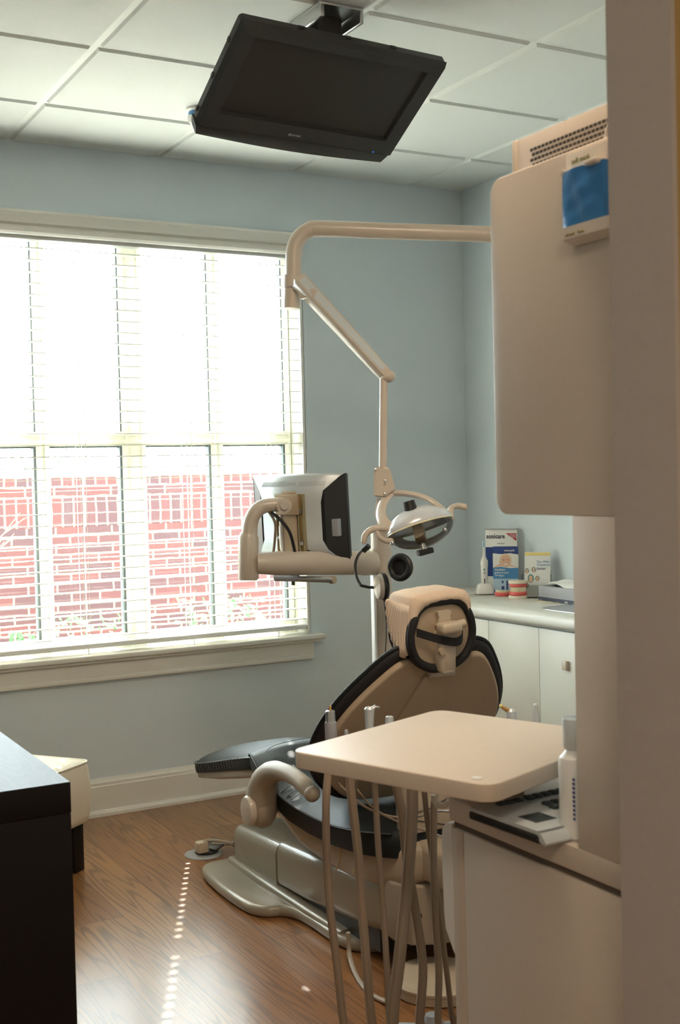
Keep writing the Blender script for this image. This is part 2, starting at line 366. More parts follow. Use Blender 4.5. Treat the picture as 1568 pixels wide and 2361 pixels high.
# ceiling: recessed tiles on a white grid
b = B(); box(b, (XL, YF, H), (0, 0, H+.1), mi=1)
s = .6096; x = -0.2896; xs = [0, x]
while x > XL: x -= s; xs.append(max(x, XL))
y = -.4913; ys = [0, y]
while y > YF: y -= s; ys.append(max(y, YF))
g = .012
for i in range(len(xs)-1):
    for j in range(len(ys)-1):
        x1, x0 = xs[i]-(g if i else 0), xs[i+1]+g; y1, y0 = ys[j]-(g if j else 0), ys[j+1]+g
        if x1-x0 < .03 or y1-y0 < .03: continue
        t = bmesh.new(); 
        q = .006
        vs = [t.verts.new(c) for c in ((x0, y0, H), (x1, y0, H), (x1, y1, H), (x0, y1, H), (x0+q, y0+q, H-.009), (x1-q, y0+q, H-.009), (x1-q, y1-q, H-.009), (x0+q, y1-q, H-.009))]
        for f in ((4, 7, 6, 5), (0, 4, 5, 1), (1, 5, 6, 2), (2, 6, 7, 3), (3, 7, 4, 0)): t.faces.new([vs[k] for k in f])
        merge(b, t)
struct('ceiling', b, ['tile', 'grid'], sharp=10)
# baseboards
def baseboard(name, x0, x1):
    b = B()
    prof = [(0, 0), (-.030, 0), (-.030, .012), (-.024, .020), (-.016, .024), (-.016, .118), (-.013, .122), (-.013, .132), (-.006, .142), (-.004, .149), (0, .149)]
    loft(b, [[(X, y, z) for y, z in prof] for X in (x0, x1)]); struct(name, b, 'trim', sharp=25)
baseboard('baseboard_back', XL, -.001)
b = B(); box(b, (-.016, -3.5, 0), (0, -2.3, .149)); struct('baseboard_right', b, 'trim')

# ------------------------------------------------------------------ window
win = bpy.data.objects.new('window_1', None); COL.objects.link(win); win.location = (-1.7, .1, WZ0); win['kind'] = 'structure'
b = B()   # jamb lining
box(b, (WX1-.012, .0, WZ0), (WX1+.002, .15, WZ1)); box(b, (WX0, 0, WZ0), (WX0+.012, .15, WZ1)); box(b, (WX0, 0, WZ1-.012), (WX1, .15, WZ1))
obj('jamb_lining', b, 'trim', win)
b = B(); FY0, FY1 = .10, .145
posts = [(-2.50, -2.41), (-2.02, -1.965), (-1.66, -1.557), (-1.262, -1.206), (-.905, -.855)]
for i, (a, c) in enumerate(posts):
    box(b, (a, FY0, WZ0), (c, FY1, WZ1), bev=.003)
    box(b, (a+.012, FY0-.006, WZ0), (a+.022, FY0+.01, WZ1)); box(b, (c-.022, FY0-.006, WZ0), (c-.012, FY0+.01, WZ1))
for z0, z1 in ((WZ0, .715), (1.495, 1.553), (2.33, WZ1)): box(b, (WX0, FY0-.002, z0), (WX1, FY1, z1), bev=.003)
box(b, (WX0, FY0-.007, 1.505), (WX1, FY0, 1.520)); box(b, (WX0, FY0-.007, 1.537), (WX1, FY0, 1.549))
obj('window_frame', b, 'vinyl', win)
b = B()
for a, c in ((-2.41, -2.02), (-1.965, -1.66), (-1.557, -1.262), (-1.206, -.905)):
    box(b, (c-.010, FY0+.004, .715), (c+.001, FY1, 1.495)); box(b, (c-.006, FY0+.004, 1.553), (c+.001, FY1, 2.33))
    box(b, (a, FY0+.01, 1.488), (c, FY1, 1.496))
obj('gasket', b, 'gasket', win)
for a, c in ((-2.41, -2.02), (-1.965, -1.66), (-1.557, -1.262), (-1.206, -.905)):
    for z0, z1 in ((.715, 1.495), (1.553, 2.33)):
        b = B(); box(b, (a, .122, z0), (c, .125, z1)); obj('window_pane', b, 'glass', win)
b = B()   # stool and apron
slab(b, rrect(-2.75, -.055, -.805, .10, .004), .634, .656, bev=.006)
slab(b, rrect(-2.75, -.040, -.815, .0, .004), .622, .634, bev=.003)
obj('window_stool', b, 'trim', win)
b = B(); box(b, (-2.74, -.020, .556), (-.848, 0, .622), bev=.002); box(b, (-2.74, -.027, .545), (-.853, 0, .566), bev=.006); obj('window_apron', b, 'trim', win)

# ------------------------------------------------------------------ blind
bl = thing('window_blind', 'white two inch horizontal slat blind hanging across the window', 'blind', (-1.7, .03, WZ0+.01))
b = B()
prof = [(.012, 0), (-.012, .0), (-.020, .008), (-.020, .020), (-.012, .026), (-.012, .032), (-.024, .040), (-.030, .070), (-.034, .078), (-.034, .088), (.012, .088)]
loft(b, [[(X, y-.03, z+2.312) for y, z in prof] for X in (-2.62, -.868)]); obj('valance', b, 'trim', bl, sharp=25)
b = B(); box(b, (-2.6, -.005, 2.30), (-.87, .05, 2.345)); obj('head_rail', b, 'white', bl)
BX0, BX1 = -2.60, -.872
cords = [-2.32, -1.86, -1.405, -1.01]
b = B(); pitch = .0455; z = .720
rows = []
while z < 2.30:
    # each slat is split around the small cord slots
    xs_ = [BX0]
    for c in cords: xs_ += [c-.0065, c+.0065]
    xs_.append(BX1)
    y0, y1, th = .002, .052, .0028
    for i in range(0, len(xs_), 2): box(b, (xs_[i], y0, z), (xs_[i+1], y1, z+th))
    for c in cords:
        box(b, (c-.0065, y0, z), (c+.0065, .0226, z+th)); box(b, (c-.0065, .0304, z), (c+.0065, y1, z+th))
    rows.append(z); z += pitch
obj('slats', b, 'slat', bl, sharp=20)
b = B()
for c in cords:
    for dx in (-.012, .012):
        for yy in (.000, .054): box(b, (c+dx-.0009, yy-.0009, .69), (c+dx+.0009, yy+.0009, 2.31))
obj('ladder_cord', b, 'white', bl)
b = B(); box(b, (BX0, 0, .676), (BX1, .052, .696), bev=.004)
for c in cords: cyl(b, (c, -.001, .655), (c, -.001, .69), .002, 8)
obj('bottom_rail', b, 'white', bl)
b = B(); cyl(b, (-.93, -.006, 1.35), (-.93, -.006, 2.3), .003, 8); cyl(b, (-.93, -.006, 1.31), (-.93, -.006, 1.35), .007, 10, .004); obj('tilt_wand', b, 'vinyl', bl)

# ------------------------------------------------------------------ outside
b = B(); box(b, (-14, .2, -.42), (14, 16, -.30)); o = obj('lawn', b, 'grass', origin=(0, 0, 0)); o['kind'] = 'structure'
WB = 3.45
b = B(); box(b, (-5, WB, -.32), (6, WB+.24, 1.045), mi=0); box(b, (-5, WB, 1.046), (6, WB+.24, 1.26), mi=1)
box(b, (-5, WB, 1.261), (6, WB+.24, 1.327), mi=0); box(b, (-5, WB-.006, 1.328), (6, WB+.25, 1.396), mi=2)
o = obj('garden_wall', b, ['brick', 'brick_soldier', 'brick_row'], origin=(0, 0, 0)); tag(o, 'red brick garden wall with pale mortar beyond the window', 'wall')

def leafy(name, label, c, r, h, n, lm, seed, group=None, stems=5):
    rnd = random.Random(seed); root = thing(name, label, 'shrub', c, group)
    b = B()
    for k in range(stems):
        a = rnd.uniform(0, 6.28); e = Vector(c)+Vector((math.cos(a)*r*.6, math.sin(a)*r*.6, h*.85))
        tube(b, [c, Vector(c).lerp(e, .5)+Vector((rnd.uniform(-.02, .02), 0, .02)), e], [.008, .006, .003], 6)
    obj('stem', b, 'twig', root)
    b = B()
    for k in range(n):
        a = rnd.uniform(0, 6.28); rr = r*math.sqrt(rnd.random()); p = Vector(c)+Vector((math.cos(a)*rr, math.sin(a)*rr, h*rnd.uniform(.15, 1)))
        u = Vector((rnd.uniform(-1, 1), rnd.uniform(-1, 1), rnd.uniform(-.4, .8))).normalized(); v = u.orthogonal().normalized(); L_ = rnd.uniform(.02, .045)
        vs = [b.verts.new(p-u*L_), b.verts.new(p+v*L_*.45), b.verts.new(p+u*L_), b.verts.new(p-v*L_*.45)]; b.faces.new(vs)
    obj('leaves', b, lm, root)
    return root
leafy('low_shrub', 'low green shrub outside at the foot of the brick wall, right pane', (-.28, 2.3, -.3), .30, .90, 420, 'leaf', 1)
leafy('low_shrub', 'low green shrub outside at the foot of the brick wall, middle pane', (-.88, 2.4, -.3), .17, .82, 220, 'leaf', 2)
leafy('low_shrub', 'low green shrub outside behind the second pane, thin leaves', (-1.34, 2.0, -.3), .18, .88, 200, 'leaf', 3)
leafy('low_shrub', 'low green shrub outside the leftmost pane near the sill', (-1.80, 1.1, -.3), .15, .93, 150, 'leaf', 4)
# bare shrub with orange twigs at the left of the window
root = thing('bare_shrub', 'bare shrub with thin orange twigs outside the leftmost pane', 'shrub', (-2.22, 1.7, -.3))
b = B(); rnd = random.Random(5)
def branch(p, d, L_, r, k):
    q = p+d*L_; tube(b, [p, (p+q)/2+Vector((rnd.uniform(-.01, .01), rnd.uniform(-.01, .01), 0)), q], [r, r*.85, r*.7], 6)
    if k:
        for _ in range(2 if k > 1 else 3):
            dd = (d+Vector((rnd.uniform(-.45, .45), rnd.uniform(-.45, .45), rnd.uniform(-.05, .25)))).normalized()
            branch(q, dd, L_*rnd.uniform(.6, .85), r*.65, k-1)
for k in range(3): branch(Vector((-2.22+.03*k, 1.7, -.3)), Vector((rnd.uniform(-.1, .22), rnd.uniform(-.1, .1), 1)).normalized(), .62, .014, 4)
obj('branches', b, 'twig', root)
# far trees beyond the wall
for x, yy, hh, sd, lb in ((2.6, 10.5, 2.35, 11, 'pale distant tree with sparse leaves above the brick wall, right pane'), (.65, 10.5, 2.1, 12, 'pale distant tree with sparse leaves above the brick wall, third pane')):
    root = thing('distant_tree', lb, 'tree', (x, yy, -.3))
    b = B(); rnd = random.Random(sd); tube(b, [(x, yy, -.3), (x, yy, hh*.6)], [.07, .04], 8)
    for k in range(9): 
        a = rnd.uniform(0, 6.28); tube(b, [(x, yy, hh*.35), (x+math.cos(a)*.5, yy+math.sin(a)*.5, hh*rnd.uniform(.6, .95))], [.02, .006], 6)
    obj('trunk', b, 'bark', root)
    b = B()
    for k in range(520):
        a = rnd.uniform(0, 6.28); rr = .75*math.sqrt(rnd.random()); p = Vector((x+math.cos(a)*rr, yy+math.sin(a)*rr, rnd.uniform(.8, hh)))
        u = Vector((rnd.uniform(-1, 1), rnd.uniform(-1, 1), rnd.uniform(-1, 1))).normalized(); v = u.orthogonal().normalized()
        b.faces.new([b.verts.new(p-u*.04), b.verts.new(p+v*.02), b.verts.new(p+u*.04), b.verts.new(p-v*.02)])
    obj('crown', b, 'leaf', root)

# ------------------------------------------------------------------ television
fx = Vector((0.999, 0.048, -0.013)); up_ = Vector((0.047, -0.844, 0.534)); nrm = -fx.cross(up_)
TVC = Vector((-1.628, -1.652, 2.441))
TV = frame(TVC, fx, up_)          # local z = fx x up : towards the viewer side
if (Vector((-3.31, -4.73, 1.34))-TVC).dot(TV.col[2].to_3d()) < 0: raise Exception('tv frame')
tv = thing('television', 'black flat television tilted down from the ceiling', 'television', tuple(TVC-Vector((0, 0, .15))))
W2, H2 = .335, .180
b = B()
# main frame: four bezels round the recessed screen
loft(b, [[(x_, y_, z_) for x_, y_ in rrect(-W2+e, -H2+.028-.018+e, W2-e, H2-e, .012)] for z_, e in ((-.070, .05), (-.062, .035), (-.040, .018), (-.034, .0), (-.012, .0))], TV)
obj('rear_case', b, 'tvframe', tv)
b = B()
X0, X1, Y0, Y1 = -.283, .283, -.122, .143
loft_pts = lambda x0, y0, x1, y1, z: [(x0, y0, z), (x1, y0, z), (x1, y1, z), (x0, y1, z)]
def ring(bm, o, i, m):
    t = bmesh.new(); A = [t.verts.new(p) for p in o]; Bq = [t.verts.new(p) for p in i]
    for k in range(4): t.faces.new((A[k], A[(k+1) % 4], Bq[(k+1) % 4], Bq[k]))
    merge(bm, t, m)
ow = loft_pts(-W2, -H2+.004, W2, H2, -.012); fr = loft_pts(-W2+.008, -H2+.008, W2-.008, H2-.010, .006); inn = loft_pts(X0, Y0, X1, Y1, .004); rec = loft_pts(X0+.004, Y0+.004, X1-.004, Y1-.004, -.008)
ring(b, ow, fr, TV); ring(b, fr, inn, TV); ring(b, inn, rec, TV); obj('bezel', b, 'tvframe', tv, sharp=20)
b = B(); box(b, (X0, Y0, -.012), (X1, Y1, -.007), TV); obj('screen', b, 'screen', tv)
b = B()   # speaker bar with a bowed lower edge
pts = [(-W2+.0, -.176)]+[(-W2+.012+(2*W2-.034)*k/10, -.208-.012*math.sin(math.pi*k/10)) for k in range(11)]+[(W2-.010, -.176)]
slab(b, pts, -.045, .002, TV, bev=.002); obj('speaker_bar', b, 'tvframe', tv)
b = B(); box(b, (-W2+.02, -.1735, .0045), (W2-.03, -.1722, .0068), TV); obj('trim_line', b, 'black', tv)
text('logo', 'BRAVIA', .0125, TV @ T(-.045, -.158, .0065), 'greybox', tv)
b = B(); sph(b, (.262, -.168, .006), .0022, m=TV, seg=10); obj('power_light', b, 'led', tv)
for yy in (.10, -.02, -.14): b = B(); box(b, (-W2-.004, yy-.006, -.03), (-W2, yy+.006, -.02), TV); obj('case_clip', b, 'black', tv)
for xx in (-.15, .0, .15): b = B(); box(b, (xx-.008, H2, -.03), (xx+.008, H2+.004, -.02), TV); obj('case_clip', b, 'black', tv)
mt = thing('television_mount', 'grey steel ceiling bracket holding the black television', 'bracket', (-1.60, -1.60, H))
mt['category'] = 'bracket'
b = B(); box(b, (-1.675, -1.735, H-.02), (-1.535, -1.40, H-.009), bev=.003); box(b, (-1.675, -1.735, H-.055), (-1.662, -1.40, H-.018), bev=.003); box(b, (-1.548, -1.735, H-.055), (-1.535, -1.40, H-.018), bev=.003)
obj('ceiling_plate', b, 'steel', mt)
b = B(); box(b, (-1.645, -1.66, H-.10), (-1.565, -1.50, H-.02), bev=.004); box(b, (-.05, -.08, -.125), (.05, .10, -.074), TV); obj('tilt_arm', b, 'black', mt)

# smoke detector
sd = thing('smoke_detector', 'white round detector with blue band on the ceiling', 'detector', (-1.600, -.668, H-.009))
b = B(); lathe(b, [(.045, 0), (.047, -.008), (.040, -.012), (.036, -.014)], T(-1.600, -.668, H-.009)); obj('base_ring', b, 'white', sd)
b = B(); lathe(b, [(.038, -.013), (.038, -.026), (.035, -.028)], T(-1.600, -.668, H-.009)); obj('blue_band', b, 'blue', sd)
b = B(); lathe(b, [(.041, -.028), (.041, -.042), (.034, -.052), (.01, -.055)], T(-1.600, -.668, H-.009)); obj('lens_cap', b, 'white', sd)

# ------------------------------------------------------------------ black cabinet
CX1, CY0, CY1, CZ = -2.634, -2.376, -1.25, .750
cb_ = thing('black_cabinet', 'black brown wooden cabinet with glossy top, bottom left', 'cabinet', (-3.1, -1.8, 0))
b = B(); box(b, (-3.55, CY0, CZ-.062), (CX1, CY1, CZ-.0005), bev=.0015, mi=1); box(b, (-3.549, CY0+.001, CZ-.001), (CX1-.001, CY1-.001, CZ)); obj('top', b, ['darkwood', 'espresso'], cb_)
b = B(); box(b, (-3.545, CY0+.0, .0), (CX1-.001, CY1, CZ-.0625), bev=.001); obj('body', b, 'espresso', cb_)
b = B(); box(b, (-3.10, CY0-.001, .08), (-3.096, CY0+.01, CZ-.07)); obj('door_seam', b, 'espresso', cb_)

# ------------------------------------------------------------------ cream ottoman
OT = T(-2.065, -.64, 0) @ Rz(37+180-90+0)
# local: corner at origin, body spans x 0..s (along dir 127deg) and y 0..s (dir 217deg)
ot = thing('leather_ottoman', 'cream leather ottoman with dark square legs behind the black cabinet', 'ottoman', (-2.33, -.56, 0))
S = .44
rings = []
for z_, e in ((.165, -.010), (.172, .0), (.20, .006), (.29, .010), (.36, .004), (.378, -.002)):
    rings.append([(p[0], p[1], z_) for p in rrect(-e, -e, S+e, S+e, .03)])
for k in range(1, 8):
    a = k/8; q = S/2*a*.98
    rings.append([(p[0], p[1], .378+.045*math.sin(math.pi/2*a)) for p in rrect(q+.002, q+.002, S-q-.002, S-q-.002, max(.03*(1-a), .002))])
b = B(); loft(b, rings, OT); obj('cushion', b, 'cream_leather', ot, sharp=60)
b = B(); tube(b, [(p[0], p[1], .377) for p in rrect(-.001, -.001, S+.001, S+.001, .03)], .004, 8, m=OT, closed=True); obj('piping', b, 'cream_leather', ot)
for x_, y_ in ((.02, .02), (S-.075, .02), (.02, S-.075), (S-.075, S-.075)):
    b = B(); box(b, (x_, y_, 0), (x_+.055, y_+.055, .17), OT, bev=.003); obj('leg', b, 'espresso', ot)

# ------------------------------------------------------------------ floor outlet
fo = thing('floor_outlet', 'round grey floor outlet with a beige plug in front of the chair base', 'outlet', (-1.68, -.712, 0))
b = B(); lathe(b, [(.068, 0), (.068, .003), (.060, .005), (.030, .005)], T(-1.68, -.712, 0)); obj('cover_ring', b, 'greybox', fo)
b = B(); lathe(b, [(.042, .004), (.042, .012), (.030, .014)], T(-1.665, -.705, 0)); box(b, (-.02, -.045, .02), (.05, .045, .026), T(-1.64, -.70, 0)@Rz(20)@Ry(-14), bev=.003); obj('hinged_lid', b, 'black', fo)
pl = thing('power_plug', 'beige power plug standing in the round floor outlet', 'plug', (-1.69, -.72, .01))
b = B(); box(b, (-1.712, -.742, .012), (-1.668, -.702, .052), bev=.008); obj('plug_body', b, 'beige_plastic', pl)
b = B(); tube(b, [(-1.69, -.72, .045), (-1.66, -.735, .055), (-1.62, -.77, .05), (-1.585, -.83, .045), (-1.57, -.90, .05)], .006, 8, sm=5)
tube(b, [(-1.64, -.70, .03), (-1.60, -.74, .03), (-1.575, -.80, .05), (-1.56, -.90, .055)], .005, 8, sm=5)
for k in range(6): cyl(b, (-1.60+.006*k, -.80-.012*k, .047), (-1.598+.006*k, -.804-.012*k, .047), .0105, 10)
obj('cord', b, 'cord', pl)

# ------------------------------------------------------------------ dental chair
XC = -1.49
ch = thing('dental_chair', 'black leather reclining dental chair with tan rear shell', 'dental chair', (XC, -1.4, 0))
# floor plate
Lp = [(-1.560, -.905), (-1.70, -.895), (-1.765, -.915), (-1.792, -.99), (-1.805, -1.12), (-1.806, -1.26), (-1.796, -1.36), (-1.762, -1.412), (-1.722, -1.43), (-1.697, -1.48), (-1.690, -1.56), (-1.690, -1.68), (-1.678, -1.77), (-1.630, -1.822), (-1.55, -1.845)]
Ls = [(p.x, p.y) for p in smooth([(x_, y_, 0) for x_, y_ in Lp], 4)]
Rs = [(2*XC-x_, y_) for x_, y_ in reversed(Ls)]
b = B(); slab(b, Ls+Rs, .0, .036, bev=.016, seg=4); obj('base_plate', b, 'base', ch, sharp=50)
b = B()   # raised rib on the plate
def sect(y_, hw, z0, z1, r, xc=XC, n=5): return [(xc+p[0], y_, p[1]) for p in rrect(-hw, z0, hw, z1, r, n)]
loft(b, [sect(-.955, .165, .03, .145, .03), sect(-.935-.03, .178, .03, .165, .035), sect(-1.10, .180, .03, .175, .035), sect(-1.295, .182, .03, .188, .035)])
obj('pump_cover', b, 'base', ch, sharp=50)
b = B(); loft(b, [sect(-.93, .19, .02, .05, .014), sect(-1.2, .205, .02, .055, .014), sect(-1.45, .198, .02, .05, .014), sect(-1.72, .19, .02, .045, .012)]); obj('plate_rib', b, 'base', ch, sharp=50)
b = B()
loft(b, [sect(-1.303, .170, .06, .175, .03), sect(-1.315, .186, .05, .198, .035), sect(-1.50, .188, .058, .212, .035), sect(-1.75, .188, .085, .235, .035), sect(-1.88, .186, .095, .245, .035), sect(-1.93, .17, .105, .24, .03)])
obj('lift_arm_cover', b, 'base', ch, sharp=50)
b = B(); box(b, (XC-.16, -1.9, .036), (XC+.16, -1.3, .1)); obj('lift_arm', b, 'black', ch)
b = B()
slab(b, [(XC-.165, -1.90), (XC-.175, -1.99), (XC-.15, -2.05), (XC-.08, -2.085), (XC+.08, -2.085), (XC+.15, -2.05), (XC+.175, -1.99), (XC+.165, -1.90)], .10, .262, bev=.01)
obj('knuckle_cover', b, 'taupe', ch)
b = B(); cyl(b, (XC-.04, -2.076, .11), (XC-.04, -2.09, .26), .002, 6); box(b, (XC-.13, -2.062, .175), (XC-.105, -2.052, .187), Rz(0)); obj('cover_seam', b, 'cav', ch)
b = B(); lathe(b, [(.065, .235), (.065, .25), (.06, .252), (.06, .262), (.055, .264), (.055, .275), (.025, .28), (.022, .31), (.01, .312)], T(XC+.09, -2.05, 0)); obj('pivot_knob', b, 'taupe', ch)
# seat shell
def prof_ring(y_, hw, zt, zb, r=.03, crown=0): return [(XC+p[0], y_, p[1]) for p in rrect(-hw, zb, hw, zt, r, 5)]
b = B()
loft(b, [prof_ring(-1.14, .17, .405, .375, .012), prof_ring(-1.22, .185, .40, .335, .02), prof_ring(-1.33, .190, .36, .275, .03), prof_ring(-1.47, .190, .34, .222, .035), prof_ring(-1.62, .190, .34, .205, .04),
         prof_ring(-1.80, .190, .355, .205, .04), prof_ring(-1.92, .187, .37, .220, .045), prof_ring(-2.02, .165, .372, .245, .04), prof_ring(-2.07, .13, .366, .28, .03)])
obj('seat_shell', b, 'chair_shell', ch, sharp=60)
b = B(); box(b, (XC-.125, -2.19, .272), (XC+.30, -1.93, .372), bev=.02, seg=3); obj('rear_housing', b, 'chair_shell', ch, sharp=60)
b = B(); tube(b, [(XC-.192, -1.735, .34), (XC-.194, -1.745, .27), (XC-.193, -1.715, .215)], .0015, 6, sm=4); obj('shell_strap', b, 'amber', ch)
b = B(); cyl(b, (XC-.196, -1.83, .245), (XC-.19, -1.83, .245), .007, 10); obj('shell_screw', b, 'amber', ch)
b = B(); qa, qb = Vector((-1.6467,-2.0450,0.3937)), Vector((-1.5031,-2.0450,0.5201))
box(b, (qa.x, -2.045, qa.z), (qb.x+.04, -1.99, qb.z+.02), bev=.006); obj('hinge_cover', b, 'chair_shell', ch, sharp=60)
b = B(); tube(b, [(qa.x+.004, -2.0465, qa.z+.055), ((qa.x+qb.x)/2, -2.0465, qa.z+.062), (qb.x, -2.0465, qa.z+.085)], .0014, 6); tube(b, [(qa.x+.002, -2.0465, qa.z+.045), (qb.x, -2.0465, qa.z+.005)], .0014, 6); obj('cover_seam', b, 'cav', ch)
# leg rest shell
b = B()
loft(b, [prof_ring(-.525, .105, .262, .238, .004), prof_ring(-.57, .145, .275, .240, .010), prof_ring(-.80, .160, .325, .285, .010), prof_ring(-1.0, .170, .372, .330, .012), prof_ring(-1.15, .172, .405, .365, .012)])
obj('leg_rest_shell', b, 'taupe', ch, sharp=60)
# upholstery: seat with raised sides
def cush(y_, hw, zs, th, crown, dish=0):
    """section: seam line height zs, thickness th below, crown above"""
    out = []
    n = 12
    for k in range(n+1):
        t_ = -1+2*k/n; xx = hw*t_
        z_ = zs+crown*(1-abs(t_)**3)-dish*math.exp(-(t_/.45)**2)
        if abs(t_) > .999: z_ = zs
        out.append((XC+xx, y_, z_))
    out += [(XC+hw*1.0, y_, zs-th*.5), (XC+hw*.97, y_, zs-th), (XC, y_, zs-th), (XC-hw*.97, y_, zs-th), (XC-hw*1.0, y_, zs-th*.5)]
    return out
b = B()
secs = [(-1.135, .190, .437, .045, .018, 0), (-1.165, .202, .452, .055, .024, 0), (-1.21, .212, .447, .058, .026, .004), (-1.28, .220, .418, .058, .034, .012), (-1.36, .222, .388, .06, .038, .018), (-1.46, .222, .366, .06, .040, .022),
        (-1.60, .222, .358, .06, .040, .026), (-1.75, .222, .362, .06, .040, .026), (-1.88, .220, .378, .064, .034, .02), (-1.96, .208, .390, .066, .028, .012), (-2.01, .180, .394, .066, .02, .006), (-2.035, .13, .392, .06, .01, 0)]
loft(b, [cush(*s_) for s_ in secs]); 
sc_ = obj('seat_cushion', b, 'leather', ch, sharp=60)
b = B()
for sg in (-1, 1): tube(b, [(XC+sg*(s_[1]+.001), s_[0], s_[2]) for s_ in secs[:-1]], .0035, 6, sm=3)
obj('piping', b, 'leather', sc_)
b = B()
for sg in (-1, 1): tube(b, [(XC+sg*(s_[1]+.0035), s_[0], s_[2]+.0005) for s_ in secs[1:-1]], .0012, 6, sm=3)
tube(b, [(XC-.19, -1.24, .463), (XC-.13, -1.205, .478), (XC, -1.19, .482), (XC+.13, -1.205, .478), (XC+.19, -1.24, .463)], .0013, 6, sm=4)
for k in range(7):   # gathers beside the seam
    yy = -1.27-.035*k; zz = .428-.012*k if k < 5 else .372
    tube(b, [(XC-.214, yy, zz+.0), (XC-.17, yy-.014, zz+.030)], [.002, .0004], 6)
obj('stitching', b, 'seam', sc_)
b = B()
lsec = [(-.520, .11, .288, .03, .006), (-.535, .138, .291, .034, .020), (-.57, .156, .298, .036, .036), (-.65, .164, .314, .036, .048), (-.78, .170, .345, .036, .052), (-.92, .176, .380, .038, .050), (-1.03, .182, .406, .04, .042), (-1.10, .186, .423, .04, .034), (-1.14, .182, .430, .04, .010)]
loft(b, [cush(*s_) for s_ in lsec]); lc = obj('leg_cushion', b, 'leather', ch, sharp=60)
b = B(); tube(b, [(XC-(s_[1]+.001), s_[0], s_[2]) for s_ in lsec]+[], .003, 6, sm=3); tube(b, [(XC+(s_[1]+.001), s_[0], s_[2]) for s_ in lsec], .003, 6, sm=3)
tube(b, [(XC-.11, -.520, .288), (XC+.11, -.520, .288)], .003, 6); sph(b, (XC-.125, -.515, .289), .007, (1, 1.6, .5), seg=8); obj('piping', b, 'seam', lc)
b = B()
for k in range(17):  # gathered clear skirt under the seam
    yy = -.60-.026*k; qx = .163+.020*k/17
    tube(b, [(XC-qx, yy, .298+(-.60-yy)*.262), (XC-qx+.004, yy-.006, .268+(-.60-yy)*.262)], [.0045, .003], 6)
obj('gathers', b, 'seam', lc)
# armrest near side: hub + curved arm ; and far one
def armrest(sg):
    X_ = XC+sg*.262
    r_ = obj('armrest', _arm(X_, sg), 'taupe', ch, sharp=60)
    bb = B(); lathe(bb, [(.040, 0), (.042, .006), (.038, .012), (.01, .014)], T(X_+sg*.036, -1.375, .330) @ Ry(90 if sg > 0 else -90) @ Matrix.Diagonal((1.12, 1, 1.6, 1))); obj('hub_cap', bb, 'beige', r_)
    return r_
def _arm(X_, sg):
    bb = B()
    pts = [(X_, -1.375, .315), (X_, -1.372, .36), (X_, -1.395, .415), (X_, -1.45, .457), (X_+.0, -1.53, .474), (X_, -1.61, .474), (X_, -1.675, .462), (X_, -1.715, .447)]
    tube(bb, pts, [.048, .050, .044, .034, .027, .024, .025, .021], 14, sm=5, flat=(1.0, 1.0))
    sph(bb, (X_, -1.375, .325), .050, (.9, 1, 1.1)); sph(bb, (X_, -1.712, .449), .0235)
    cyl(bb, (X_, -1.36, .345), (XC+sg*.17, -1.36, .335), .035, 14)
    return bb
armrest(-1)
# backrest
BO = Vector((XC, -1.980, .807)); a_ = R(55)
upv = Vector((0, -math.cos(a_), math.sin(a_)))
BK = frame(BO, (-1, 0, 0), upv)      # local z = x cross y
nf = BK.col[2].to_3d()
SG = 1 if nf.y > 0 else -1           # SG*z points to the patient side
half = [(0, .014), (.035, .014), (.06, .020), (.085, .040), (.11, .048), (.145, .030), (.185, -.018), (.226, -.078), (.257, -.14), (.274, -.20), (.278, -.26), (.262, -.33), (.225, -.40), (.16, -.465), (.09, -.492), (0, -.50)]
def outline(h, grow=0.0, sx=1.0):
    hp = [(p.x, p.y) for p in smooth([(x_, y_, 0) for x_, y_ in h], 3)]
    full = hp+[(-x_, y_) for x_, y_ in reversed(hp[1:-1])]
    if not grow: return full
    out = []; N = len(full)
    for i in range(N):
        p0, p1 = Vector(full[i-1]), Vector(full[(i+1) % N]); d = (p1-p0); d = d.normalized() if d.length else Vector((1, 0)); nn = Vector((-d.y, d.x))
        out.append((full[i][0]+nn.x*grow, full[i][1]+nn.y*grow))
    if sum(out[i][0]*out[(i+1) % N][1]-out[(i+1) % N][0]*out[i][1] for i in range(N)).__abs__() < sum(full[i][0]*full[(i+1) % N][1]-full[(i+1) % N][0]*full[i][1] for i in range(N)).__abs__():
        return outline(h, -grow)
    return out
b = B(); slab(b, outline(half), -.004*SG if SG > 0 else -.02, (.02 if SG > 0 else .004), BK, bev=.008, seg=3)
obj('backrest_shell', b, 'shell', ch, sharp=60)
b = B()
rings = []
for zz, gr in ((.014, .000), (.017, .016), (.025, .024), (.036, .027), (.046, .024), (.054, .014), (.058, -.01)):
    rings.append([(x_, y_, SG*zz) for x_, y_ in outline(half, gr)])
loft(b, rings, BK); bc = obj('backrest_cushion', b, 'blackfab', ch, sharp=60)
b = B(); tube(b, [(x_, y_, SG*.036) for x_, y_ in outline(half, .028)], .006, 8, m=BK, closed=True); obj('piping', b, 'leather', bc)
b = B()   # centre spine cover on the shell
sp_ = [(-.048, -.004), (.048, -.004), (.060, -.05), (.095, -.22), (.105, -.40), (-.105, -.40), (-.095, -.22), (-.060, -.05)]
slab(b, sp_, (-.014 if SG > 0 else .002), (-.002 if SG > 0 else .014), BK, bev=.005); obj('spine_cover', b, 'shell', ch, sharp=50)
b = B(); tube(b, [(-.040, .002, -SG*.012), (.040, .002, -SG*.012)], .009, 10, m=BK); obj('socket_rim', b, 'beige', ch)
